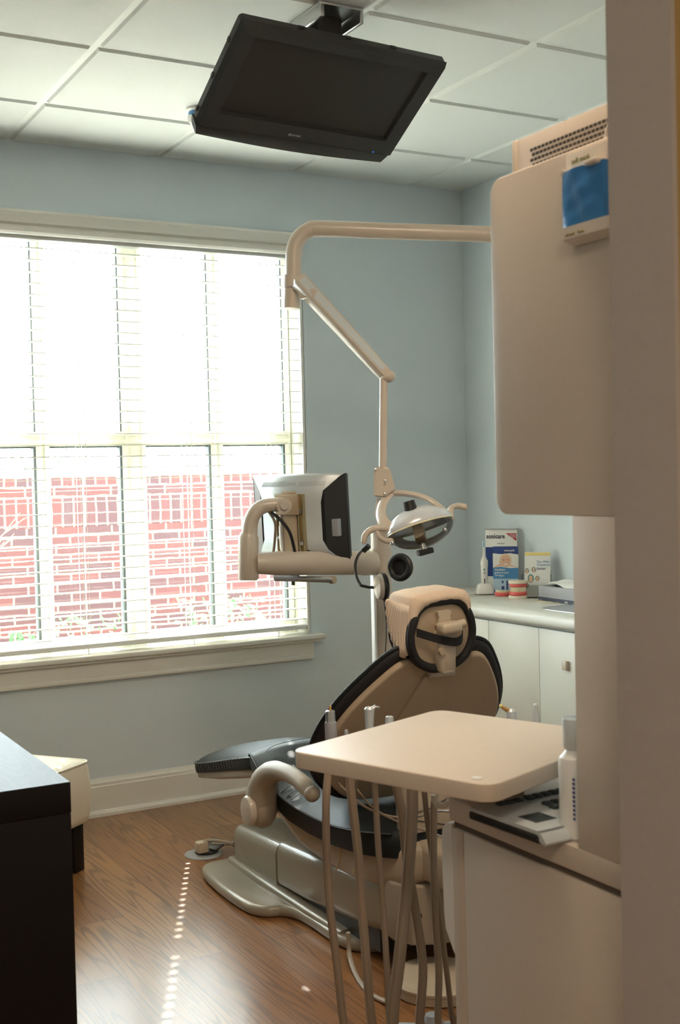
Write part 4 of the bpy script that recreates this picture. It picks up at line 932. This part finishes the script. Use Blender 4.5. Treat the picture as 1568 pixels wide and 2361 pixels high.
b = B(); box(b, (-.018, .05, .0006), (-.010, .062, .0012), F); box(b, (.002, .02, .0006), (.010, .062, .0012), F); slab(b, ell(-.013, .03, .007, .009, 14), .0006, .0011, F); slab(b, [(.02, .02), (.036, .02), (.032, .06), (.026, .06)], .0006, .0011, F); obj('appliance_picture', b, 'navy', wp)
# toothbrush and stand
tb = thing('electric_toothbrush', 'white electric toothbrush with a green button standing in its charger', 'toothbrush', (-.145, -.205, CT+.02))
TBX, TBY = -.180, -0.3793
b = B(); lathe(b, [(.012, .02), (.0145, .03), (.015, .08), (.0150, .115), (.017, .135), (.0165, .150), (.010, .163), (.007, .170)], T(TBX, TBY, CT), 20); obj('handle', b, 'white', tb)
b = B(); lathe(b, [(.006, .168), (.004, .19), (.003, .215)], T(TBX, TBY, CT), 12); obj('neck', b, 'white', tb)
b = B(); box(b, (TBX-.008, TBY-.006, CT+.212), (TBX+.002, TBY+.006, CT+.238), bev=.003); obj('bristles', b, 'skyblue', tb)
vdir = Vector((-.56, -.83, 0))
for z_, r_, mm_ in ((.112, .005, 'teal'), (.098, .0045, 'greybox')):
    b = B(); q = Vector((TBX, TBY, CT+z_))+vdir*.0145; sph(b, q, r_, (1, .6, 1), seg=10); obj('button', b, mm_, tb)
b = B(); q = Vector((TBX, TBY, 0))+vdir*.0148; box(b, (q.x-.0016, q.y-.0016, CT+.052), (q.x+.0016, q.y+.0016, CT+.072)); obj('charge_mark', b, 'ink', tb)
cg = thing('toothbrush_charger', 'white plastic charging base under the electric toothbrush', 'charger', (TBX, TBY, CT+.006))
b = B(); loft(b, [[(x_, y_, z_) for x_, y_ in rrect(-w_, -w_*.8, w_, w_*.8, .010)] for z_, w_ in ((.006, .038), (.03, .037), (.045, .030), (.050, .020))], T(TBX-.0, TBY+.0, CT) @ Rz(-28)); obj('charger_body', b, 'white', cg)
# dental models
def jaw(root, c, yaw, upper=True, s=1.0, plaster=True):
    F = T(*c) @ Rz(yaw)
    arch = [(.030*s*math.cos(R(a)), -.030*s*math.sin(R(a))*1.0) for a in range(-10, 191, 10)]
    def horseshoe(r): return [(r*math.cos(R(a)), -r*math.sin(R(a))) for a in range(0, 181, 12)]
    if plaster:
        b = B(); slab(b, horseshoe(.040*s)+[(-.040*s, .02), (.040*s, .02)], 0, .012, F, bev=.002); obj('plaster_base', b, 'plaster', root)
    b = B(); z0 = .012 if plaster else 0
    slab(b, horseshoe(.038*s)+[(-.036*s, .02), (.036*s, .02)], z0, z0+.018, F, bev=.005); obj('gum', b, 'pink', root)
    b = B()
    for a in range(10, 171, 13):
        tube(b, [(.031*s*math.cos(R(a)), -.033*s*math.sin(R(a)), z0+.014), (.031*s*math.cos(R(a)), -.034*s*math.sin(R(a)), z0+.027)], [.0030, .0036], 8, m=F)
    obj('teeth', b, 'tooth', root)
    if upper:
        b = B(); slab(b, horseshoe(.038*s)+[(-.036*s, .02), (.036*s, .02)], z0+.036, z0+.052, F, bev=.005); obj('gum', b, 'pink', root)
        b = B()
        for a in range(10, 171, 13): tube(b, [(.031*s*math.cos(R(a)), -.034*s*math.sin(R(a)), z0+.026), (.031*s*math.cos(R(a)), -.033*s*math.sin(R(a)), z0+.040)], [.0036, .0030], 8, m=F)
        obj('teeth', b, 'tooth', root)
        b = B(); slab(b, horseshoe(.040*s)+[(-.040*s, .02), (.040*s, .02)], z0+.051, z0+.064, F, bev=.002); obj('plaster_base', b, 'plaster', root)
        b = B(); box(b, (.036, .008, .02), (.046, .024, .066), F, bev=.002); sph(b, (.044, .01, .07), .005, m=F, seg=8); obj('hinge', b, 'brass', root)
j1 = thing('jaw_model', 'pink lower jaw model with teeth, left of the full model', 'dental model', (-.165, -.335, CT)); jaw(j1, (-.150, -0.4724, CT), -36, False, .95, False)
j2 = thing('jaw_model', 'full upper and lower jaw model on cream plaster with metal hinge', 'dental model', (-.16, -.435, CT)); jaw(j2, (-.160, -0.5932, CT), -36, True, 1.0, True)
# brochure stack in an acrylic holder
F = facing((-.105, -0.6503, CT+.002), -44, 12)
hb = thing('brochure_holder', 'clear acrylic stand holding brochures on the far counter', 'holder', (-.07, -.48, CT))
b = B(); box(b, (-.062, .0, .004), (.058, .055, .0065), F); box(b, (-.062, .0, -.032), (.058, .12, -.029), F); box(b, (-.064, 0, -.032), (-.061, .10, .0065), F); box(b, (.057, 0, -.032), (.060, .10, .0065), F); box(b, (-.062, -.002, -.032), (.058, .001, .0065), F); obj('clear_pocket', b, 'acrylic', hb)
brs = thing('brochure_stack', 'stack of pale brochures with a yellow top stripe reading Tips After Treatment', 'brochures', (-.07, -.475, CT+.004))
b = B()
for k in range(7): box(b, (-.055+.0006*k, .003, -.025+.0036*k), (.053+.0006*k, .200-.001*k, -.0225+.0036*k), F)
obj('leaflets', b, 'paper', brs)
b = B(); box(b, (-.051, .181, -.0005), (.0565, .194, .0001), F); obj('yellow_stripe', b, 'yellow', brs)
text('title', 'Tips After\nTreatment', .0135, F @ T(-.002, .150, .0004), 'blue', brs); text('title', 'Amtex', .014, F @ T(-.002, .120, .0004), 'navy', brs)
b = B(); box(b, (-.002, .129, 0), (.045, .130, .0006), F); box(b, (-.02, .062, 0), (.04, .0625, .0006), F); obj('rule_line', b, 'skyblue', brs)
for x_, y_, r_ in ((-.042, .115, .0095), (-.014, .120, .010), (-.026, .082, .0155), (.002, .082, .010), (-.042, .052, .0095)):
    b = B(); slab(b, ell(x_, y_, r_*.85, r_*1.2, 18), .0, .0006, F); q = obj('portrait', b, 'teal', brs)
    b = B(); slab(b, ell(x_, y_+r_*.1, r_*.5, r_*.75, 14), .0006, .001, F); slab(b, ell(x_, y_-r_*.7, r_*.6, r_*.35, 14), .0006, .001, F); obj('portrait_face', b, 'skin', q)
# tissue box
tx = thing('tissue_box', 'grey tissue box with a black stripe and a white tissue on top', 'tissue box', (-.10, -.66, CT))
F = T(-.095, -0.7248-.11, CT) @ Rz(-3)
b = B(); box(b, (-.062, -.15, 0), (.062, .11, .062), F, bev=.001); obj('carton', b, 'greybox', tx)
b = B(); box(b, (-.0628, -.1505, .0), (-.0620, .1105, .016), F); box(b, (-.0628, -.1508, 0), (.0628, -.1498, .016), F); obj('black_stripe', b, 'ink', tx)
FS = F @ frame((-.063, -.02, .004), (0, -1, 0), (0, 0, 1))
text('brand_name', 'easy', .012, FS @ T(.05, .0, .0006), 'paper', tx)
t = bmesh.new(); n = 14; g_ = []
for i in range(n+1):
    row = []
    for j in range(n+1):
        u, v = i/n-.5, j/n-.5; rr = math.hypot(u, v)
        row.append(t.verts.new((u*.11, v*.20-.01, .066+.024*math.exp(-rr*rr*9)+.010*math.sin(u*11+v*6)*(.3+rr))))
    g_.append(row)
for i in range(n):
    for j in range(n): t.faces.new((g_[i][j], g_[i+1][j], g_[i+1][j+1], g_[i][j+1]))
b = B(); merge(b, t, F); q = obj('tissue', b, 'paper', tx, sharp=80)

# ------------------------------------------------------------------ near cabinet (twelve o'clock unit)
KX = -2.090; DZ = .754; KX1 = -1.50
kc = thing('beige_unit_cabinet', 'beige laminate cabinet unit beside the near wall end', 'cabinet', (-1.8, -3.2, 0))
b = B(); slab(b, rrect(KX, PY1+.003, KX1, -2.905, .004), DZ-.040, DZ, bev=.002); obj('desktop', b, 'laminate', kc)
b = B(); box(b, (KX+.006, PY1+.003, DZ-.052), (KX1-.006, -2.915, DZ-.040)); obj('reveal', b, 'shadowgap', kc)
b = B(); box(b, (KX, PY1+.003, .0), (KX+.018, -2.952, DZ-.052), bev=.001); obj('side_panel', b, 'laminate', kc)
b = B(); box(b, (KX+.002, -2.9515, 0), (KX+.02, -2.9495, DZ-.055)); obj('edge_seam', b, 'amber', kc)
b = B(); box(b, (KX, -2.949, .0), (KX1, -2.915, DZ-.052), bev=.003); box(b, (KX+.02, PY1+.003, .0), (KX1, -2.95, DZ-.053)); obj('body', b, 'laminate', kc)
b = B()
prf = [(-2.915, .470), (-2.902, .488), (-2.888, .508), (-2.884, .54), (-2.880, .66), (-2.884, .690), (-2.895, .705), (-2.915, .708)]
loft(b, [[(x_, y_, z_) for y_, z_ in prf] for x_ in (KX+.0, KX1)]); obj('drawer_front', b, 'white', kc, sharp=70)
hu = thing('upper_cabinet', 'beige upper cabinet with rounded side panel over the desk', 'cabinet', (-1.8, -3.3, DZ))
b = B()
def side(x0, x1, o=0):
    pts_ = [(-3.07, z_) for z_ in ()]
    rr2 = rrect(-3.50+.003, 1.273, -3.070, 1.831, .028, 6)
    # square the corners at the wall
    slab(b, [((max(p[0], -3.497)), p[1]) for p in rr2], x0, x1, Matrix(((0, 0, 1, 0), (1, 0, 0, 0), (0, 1, 0, 0), (0, 0, 0, 1))), bev=.002)
side(KX, KX+.020); obj('side_panel', b, 'laminate', hu)
b = B(); side(-1.54, -1.52); obj('side_panel', b, 'laminate', hu)
b = B(); box(b, (KX+.021, -3.497, 1.285), (-1.541, -3.09, 1.822)); obj('body', b, 'laminate', hu)
b = B(); box(b, (KX, -3.497, DZ), (KX+.018, -3.266, 1.273), bev=.001); obj('support_panel', b, 'laminate', hu)
b = B(); box(b, (-1.54, -3.497, DZ), (-1.522, -3.266, 1.273), bev=.001); obj('support_panel', b, 'laminate', hu)
# computer on top
pc = thing('desktop_computer', 'flat beige desktop computer with perforated side on the upper cabinet', 'computer', (-1.9, -3.28, 1.831))
b = B(); box(b, (-2.045, -3.49, 1.832), (-1.62, -3.088, 1.900), bev=.002); obj('case', b, 'laminate', pc)
b = B(); box(b, (-2.047, -3.089, 1.831), (-1.618, -3.074, 1.901), bev=.004); obj('front_bezel', b, 'beige', pc)
b = B()
for i in range(34):
    for j in range(5):
        yy = -3.128-.0098*i-(.0049 if j % 2 else 0); zz = 1.840+.0085*j
        box(b, (-2.0462, yy-.0034, zz-.0022), (-2.0445, yy+.0034, zz+.0022))
obj('vent_holes', b, 'cav', pc, sharp=10)
b = B(); tube(b, [(-2.075, -3.345, 1.832), (-2.075, -3.352, 1.850), (-2.07, -3.372, 1.868), (-2.06, -3.41, 1.876), (-2.055, -3.46, 1.872)], .006, 10, sm=5); tag(obj('white_cable', b, 'beige'), 'cream cable arching over the top of the upper cabinet', 'cable')
# pouch holder on the side panel
sh = thing('pouch_holder', 'white plastic holder with a blue pouch on the cabinet side', 'holder', (KX-.01, -3.33, 1.68))
b = B(); box(b, (KX-.008, -3.40, 1.700), (KX, -3.276, 1.824), bev=.002); obj('back_plate', b, 'beige', sh)
text('logo', 'soft mask', .012, frame((KX-.0085, -3.290, 1.806), (0, -1, 0), (0, 0, 1)), 'olive', sh, sx=.9)
b = B(); loft(b, [[(KX-.006, -3.395, 1.683), (KX-.006, -3.290, 1.683), (KX-.006, -3.278, 1.702), (KX-.006, -3.278, 1.708), (KX-.006, -3.395, 1.708)], [(KX-.030, -3.392, 1.690), (KX-.030, -3.293, 1.690), (KX-.030, -3.283, 1.704), (KX-.030, -3.283, 1.708), (KX-.030, -3.392, 1.708)]]); obj('bottom_shelf', b, 'beige', sh)
text('small_print', 'soft mask   Tissue', .006, frame((KX-.0305, -3.298, 1.694), (0, -1, 0), (0, 0, 1)), 'olive', sh)
b = B()
nn_ = 10
t = bmesh.new(); G = []
for i in range(nn_+1):
    row = []
    for j in range(nn_+1):
        u, v = i/nn_, j/nn_
        bul = .017*(math.sin(math.pi*min(max(u*.94+.03, 0), 1))**.14)*(.8+.2*math.sin(math.pi*(v*.9+.05))**.3)+.0022*math.sin(math.pi*u)*math.sin(u*9+v*5)+.0015*math.sin(math.pi*u)*math.sin(v*17-u*6)
        row.append(t.verts.new((KX-.007-bul, -3.280-.094*u, 1.700+.094*v)))
    G.append(row)
for i in range(nn_):
    for j in range(nn_): t.faces.new((G[i][j], G[i+1][j], G[i+1][j+1], G[i][j+1]))
rim = [G[i][0] for i in range(nn_+1)]+[G[nn_][j] for j in range(1, nn_+1)]+[G[i][nn_] for i in range(nn_-1, -1, -1)]+[G[0][j] for j in range(nn_-1, 0, -1)]
rim2 = [t.verts.new((KX-.007, v.co.y, v.co.z)) for v in rim]
for k in range(len(rim)): t.faces.new((rim[k], rim[(k+1) % len(rim)], rim2[(k+1) % len(rim)], rim2[k]))
t.faces.new(rim2)
bmesh.ops.recalc_face_normals(t, faces=t.faces); merge(b, t)
bp_ = tag(obj('blue_pouch', b, 'blue_bag', sharp=70), 'blue plastic pouch sitting in the white holder', 'pouch')
b = B(); box(b, (KX-.030, -3.368, 1.790), (KX-.006, -3.340, 1.798), bev=.003); obj('clip', b, 'beige', sh)
b = B(); box(b, (KX-.020, -3.284, 1.790), (KX-.006, -3.276, 1.800), bev=.002); obj('clip', b, 'beige', sh)

# keyboard
kb = thing('silver_keyboard', 'silver keyboard with dark keys and touchpad on the desk edge', 'keyboard', (-1.98, -3.12, DZ))
KM = T(-2.135, -3.225, DZ) @ Rz(3)
b = B(); slab(b, rrect(0, .0, .36, .180, .006), .002, .016, KM, bev=.004); obj('base', b, 'black', kb)
b = B()
prf = [(.003, -.012), (.012, -.010), (.020, -.002), (.022, .012), (.022, .178), (.016, .182), (.012, .012), (.004, -.004)]
prf = [(-.012, .002), (-.014, .006), (-.004, .018), (.006, .0225), (.178, .0225), (.182, .018), (.182, .0165), (.006, .0165), (.0, .006)]
loft(b, [[(x_, y_, z_) for y_, z_ in prf] for x_ in (.002, .36)], KM); obj('top_cover', b, 'silver', kb)
b = B(); box(b, (.030, .040, .0222), (.075, .085, .0232), KM, bev=.0004); obj('touchpad', b, 'keys', kb)
b = B(); box(b, (.001, .0, .0226), (.36, .004, .0229), KM); obj('groove', b, 'greybox', kb)
kn = 0
for i in range(11):
    for j in range(6):
        if j == 4: continue
        x0 = .105+i*.019+(.004 if j % 2 else 0); y0 = .035+j*.022
        if j == 5: y0 += .004
        b = B(); box(b, (x0, y0, .0222), (x0+.016, y0+.017, .0285), KM, bev=.002); obj('key', b, 'keys', kb); kn += 1
for i in range(3):
    b = B(); box(b, (.046+i*.0185, .150, .0222), (.062+i*.0185, .164, .0275), KM, bev=.002); obj('key', b, 'keys', kb)

# bottle behind the support panel
BQ = (-2.055, -3.220)
bo = thing('white_bottle', 'white plastic bottle with a tall frosted cap behind the upright panel', 'bottle', (*BQ, DZ))
b = B(); lathe(b, [(.022, 0), (.026, .004), (.027, .02), (.026, .09), (.027, .118), (.025, .130), (.016, .139), (.013, .148)], T(*BQ, DZ), 28); obj('body', b, 'white', bo)
b = B(); lathe(b, [(.017, .144), (.019, .147), (.020, .190), (.019, .193)], T(*BQ, DZ), 24); obj('cap', b, 'silver', bo)
b = B()
for k in range(10): 
    a = R(-150-5*0); ang = R(222); 
    box(b, (BQ[0]+.0266*math.cos(ang)-.0005, BQ[1]+.0266*math.sin(ang)-.004, DZ+.035+.007*k), (BQ[0]+.0266*math.cos(ang)+.0005, BQ[1]+.0266*math.sin(ang)+.002, DZ+.039+.007*k))
obj('label_print', b, 'navy', bo)
b = B(); ang = R(190); sph(b, (BQ[0]+.022*math.cos(ang), BQ[1]+.022*math.sin(ang), DZ+.085), .008, (.4, 1, 1.6), seg=10); obj('green_mark', b, 'teal', bo)

# ------------------------------------------------------------------ instrument tray unit
Lc = Vector((-2.349, -2.777)); Bc = Vector((-1.922, -2.617)); Fc = Vector((-2.199, -3.180))
ex = (Bc-Lc).normalized(); ey = (Fc-Lc).normalized(); wx, wy = (Bc-Lc).length+.006, (Fc-Lc).length+.006
TM = Matrix(((ex.x, ey.x, 0, Lc.x), (ex.y, ey.y, 0, Lc.y), (0, 0, 1, .85), (0, 0, 0, 1)))
tr = thing('instrument_tray', 'square cream tray with rounded corners carrying the handpiece holders', 'tray', (-2.06, -2.85, DZ))
b = B(); slab(b, rrect(0, 0, wx, wy, .032, 8), -.030, 0, TM, bev=.0025); obj('tray_top', b, 'tray', tr, sharp=50)
b = B(); lathe(b, [(.009, .0), (.009, .0012), (.004, .0016)], TM @ T(.028, wy-.045, 0)); obj('rubber_dot', b, 'white', tr)
b = B(); box(b, (-2.06, -2.965, DZ), (-1.96, -2.90, .82), bev=.004); box(b, (-2.10, -2.93, .795), (-1.95, -2.75, .82), bev=.004); obj('swivel_bracket', b, 'shell', tr)
b = B(); box(b, (.08, .03, -.058), (wx-.03, .08, -.031), TM, bev=.006); obj('holder_bar', b, 'beige_plastic', tr)
b = B(); tube(b, [(-1.9227,-2.6013,0.6674), (-1.9186,-2.6043,0.6490), (-1.9146,-2.6293,0.6485), (-1.9205,-2.6597,0.6681)], .007, 10, sm=4); obj('side_hook', b, 'beige_plastic', tr)

# handpieces : each with its own hose
def handpiece(name, label, top, base, hose_pts, kind, hr=.0075):
    top = Vector(top); base = Vector(base); root = thing(name, label, 'handpiece', tuple(base), None)
    d = (top-base).normalized(); L_ = (top-base).length
    Fh = frame(base, d.orthogonal(), d.cross(d.orthogonal()))
    if Fh.col[2].to_3d().dot(d) < 0: Fh = Fh @ Rx(180)
    if kind == 'motor':
        b = B(); lathe(b, [(.011, 0), (.013, .01), (.0125, L_*.55), (.0125, L_*.56)], Fh); obj('body', b, 'greybox', root)
        b = B(); lathe(b, [(.0105, L_*.56), (.010, L_*.85), (.008, L_*.87), (.003, L_*.875)], Fh); obj('sleeve', b, 'steel', root)
        b = B(); lathe(b, [(.0026, L_*.86), (.0028, L_), (.002, L_)], Fh); obj('tip', b, 'amber', root)
    elif kind == 'syringe':
        b = B(); lathe(b, [(.008, 0), (.009, L_*.5), (.0105, L_*.86), (.0115, L_*.95), (.008, L_)], Fh); obj('body', b, 'silver', root)
        b = B(); q = top-d*.008; tube(b, [q, q+Vector((.012, -.006, .008)), q+Vector((.020, -.010, .006))], [.0055, .0045, .0035], 10); obj('tip', b, 'steel', root)
    elif kind == 'gold':
        b = B(); lathe(b, [(.010, 0), (.0115, L_*.8), (.011, L_*.93), (.006, L_)], Fh); obj('body', b, 'silver', root)
        b = B(); q = top-d*.008; tube(b, [q, q+Vector((-.016, .004, .010)), q+Vector((-.024, .006, .016))], [.006, .0045, .0035], 10); obj('tip', b, 'amber', root)
        b = B(); q2 = q+Vector((-.024, .006, .016)); sph(b, q2, .0045, seg=8); obj('end_ring', b, 'yellow', root)
    elif kind == 'cone':
        b = B(); lathe(b, [(.012, 0), (.011, L_*.4), (.0055, L_*.93), (.005, L_*.97), (.003, L_)], Fh); obj('body', b, 'silver', root)
    elif kind == 'thin':
        b = B(); lathe(b, [(.004, 0), (.004, L_*.9), (.0025, L_)], Fh); obj('body', b, 'steel', root)
    else:
        b = B(); lathe(b, [(.010, 0), (.0105, L_*.6), (.0085, L_*.98), (.006, L_)], Fh); obj('body', b, 'silver', root)
    b = B(); tube(b, [tuple(base+d*.004)]+hose_pts, hr, 10, sm=5); obj('hose', b, 'hose', root)
    return root
def tail(p, x): # loop near the floor and back up into the cabinet front
    p = Vector(p); return [(p.x+.01, p.y-.02, .14), ((p.x+x)/2, (p.y-2.88)/2-.02, .07), (x, -2.875, .20), (x, -2.915, .30)]
hz = [
 ('handpiece', 'metal handpiece with amber tip, tallest at the left edge of the tray', 'motor', (-2.0838,-2.4489,0.8508), (-2.0841,-2.4513,0.7715), [(-2.0919,-2.4489,0.7129), (-2.1078,-2.4651,0.6484), (-2.1152,-2.4757,0.5497), (-2.1172,-2.4901,0.4240), (-2.1127,-2.5081,0.2991), (-2.1102,-2.5245,0.1926)], .0088),
 ('handpiece', 'silver angled air syringe second from the left edge of the tray', 'syringe', (-1.9796,-2.4385,0.8345), (-1.9826,-2.4397,0.7487), [(-2.0377,-2.4452,0.6951), (-2.0398,-2.4574,0.6363), (-2.0425,-2.4820,0.5388), (-2.0489,-2.5048,0.4337), (-2.0544,-2.5286,0.3119), (-2.0534,-2.5447,0.1866)], .0098),
 ('handpiece', 'short silver round handpiece in the middle of the tray edge', 'short', (-1.9214,-2.4260,0.8055), (-1.9232,-2.4275,0.7289), [(-1.9701,-2.4376,0.6743), (-1.9747,-2.4491,0.5956), (-1.9781,-2.4617,0.5032), (-1.9839,-2.4849,0.3961), (-1.9917,-2.5072,0.2813), (-1.9953,-2.5205,0.1631)], .0070),
 ('handpiece', 'steel handpiece with yellow ring pointing left at the back of the tray', 'gold', (-1.6534,-2.5173,0.8056), (-1.6528,-2.5203,0.7256), [(-1.9648,-2.5204,0.6813), (-1.9558,-2.5276,0.6111), (-1.9510,-2.5334,0.5175), (-1.9333,-2.5356,0.4016), (-1.9184,-2.5366,0.2754), (-1.9285,-2.5350,0.1524)], .0100),
 ('handpiece', 'slim steel cone tip at the back right of the tray', 'cone', (-1.6224,-2.5683,0.8218), (-1.6231,-2.5709,0.7310), [(-1.9552,-2.5714,0.6842), (-1.9643,-2.5797,0.6246), (-1.9776,-2.5867,0.5364), (-1.9932,-2.5924,0.4490), (-2.0250,-2.6128,0.3344), (-2.0513,-2.6249,0.2173)], .0128),
 ('handpiece', 'tiny thin metal tip barely above the tray edge', 'thin', (-2.0353,-2.4320,0.7903), (-2.0363,-2.4324,0.7619), [(-1.9030,-2.5323,0.6654), (-1.8994,-2.5363,0.6041), (-1.8794,-2.5284,0.4845), (-1.8601,-2.5203,0.3631), (-1.8406,-2.5122,0.2401), (-1.8202,-2.5047,0.1143)], .0065),
]
for nm, lb, kd, tp, bs, hp2, hr in hz:
    # hoses leave the holder under the tray, then hang
    q0 = Vector(bs); q1 = Vector(hp2[0]); 
    qm = q0.lerp(q1, .5); under = [(q0.x, q0.y, min(.80, q0.z-.01)), (q0.x, q0.y, min(.765, q0.z-.035)), (q0.x*.9+q1.x*.1, q0.y*.9+q1.y*.1, .755), (qm.x, qm.y, .765), (q1.x*.95+q0.x*.05, q1.y*.95+q0.y*.05, min(.785, q1.z+.03))]
    handpiece(nm, lb, tp, (q0.x, q0.y, min(q0.z, .845)), under+hp2+tail(hp2[-1], -1.95+.04*(hash(kd) % 1)), kd, hr)
b = B(); p_ = [(-1.8926,-2.5609,0.6672), (-1.8971,-2.5603,0.6094), (-1.9011,-2.5617,0.4975), (-1.9017,-2.5650,0.3855), (-1.8992,-2.5702,0.2733), (-1.9040,-2.5712,0.1605)]
tube(b, [(p_[0][0], p_[0][1], .80)]+p_+tail(p_[-1], -1.9), .0078, 10, sm=5); tag(obj('water_hose', b, 'hose'), 'taupe hose hanging straight down, nearest the beige cabinet', 'hose')
b = B(); tube(b, [(-2.16, -2.72, .805), (-1.9829,-2.2826,0.6490), (-1.9338,-2.2544,0.5950), (-1.8700,-2.2343,0.5444), (-1.7949,-2.2198,0.5102), (-1.7706,-2.2901,0.5218), (-1.8255,-2.4862,0.5905), (-1.95, -2.91, .69)], .0028, 6, sm=6); tag(obj('thin_cable', b, 'hose'), 'thin tan cable sagging between tray and cabinet, upper one', 'cable')
b = B(); tube(b, [(-2.10, -2.70, .805), (-1.9420,-2.3057,0.6378), (-1.9072,-2.2694,0.5892), (-1.8520,-2.2445,0.5387), (-1.7724,-2.2329,0.4915), (-1.7490,-2.3032,0.4889), (-1.8234,-2.4894,0.5303), (-1.93, -2.91, .60)], .0028, 6, sm=6); tag(obj('thin_cable', b, 'hose'), 'thin tan cable sagging between tray and cabinet, lower one', 'cable')

# grey stool base peeping in at the bottom edge
SX, SY = -1.84, -2.45
sb = thing('stool_base', 'grey metal star base of a stool at the bottom edge of the view', 'stool', (SX, SY, 0))
b = B()
for k in range(5): 
    a = R(72*k+100); tube(b, [(SX, SY, .075), (SX+.13*math.cos(a), SY+.13*math.sin(a), .045)], [.022, .012], 10)
lathe(b, [(.03, .05), (.034, .09), (.02, .11), (.016, .12)], T(SX, SY, 0)); obj('hub', b, 'greybox', sb)
for k in range(5):
    a = R(72*k+100); b = B(); q = (SX+.13*math.cos(a), SY+.13*math.sin(a)); cyl(b, (q[0]-.01, q[1], .02), (q[0]+.01, q[1], .02), .02, 16); obj('caster', b, 'black', sb)

# ceiling lights as real fixtures
for nm, c, s_, lb in (('ceiling_light', (-2.05, -3.05), .27, 'square flush ceiling light above the near cabinet'), ('ceiling_light', (-3.5, -5.2), .32, 'square flush ceiling light in the hall')):
    r_ = thing(nm, lb, 'ceiling light', (*c, H-.03))
    b = B()
    for x0, y0, x1, y1 in ((-s_-.02, -s_-.02, s_+.02, -s_), (-s_-.02, s_, s_+.02, s_+.02), (-s_-.02, -s_, -s_, s_), (s_, -s_, s_+.02, s_)): box(b, (c[0]+x0, c[1]+y0, H-.032), (c[0]+x1, c[1]+y1, H-.009))
    obj('frame', b, 'white', r_)
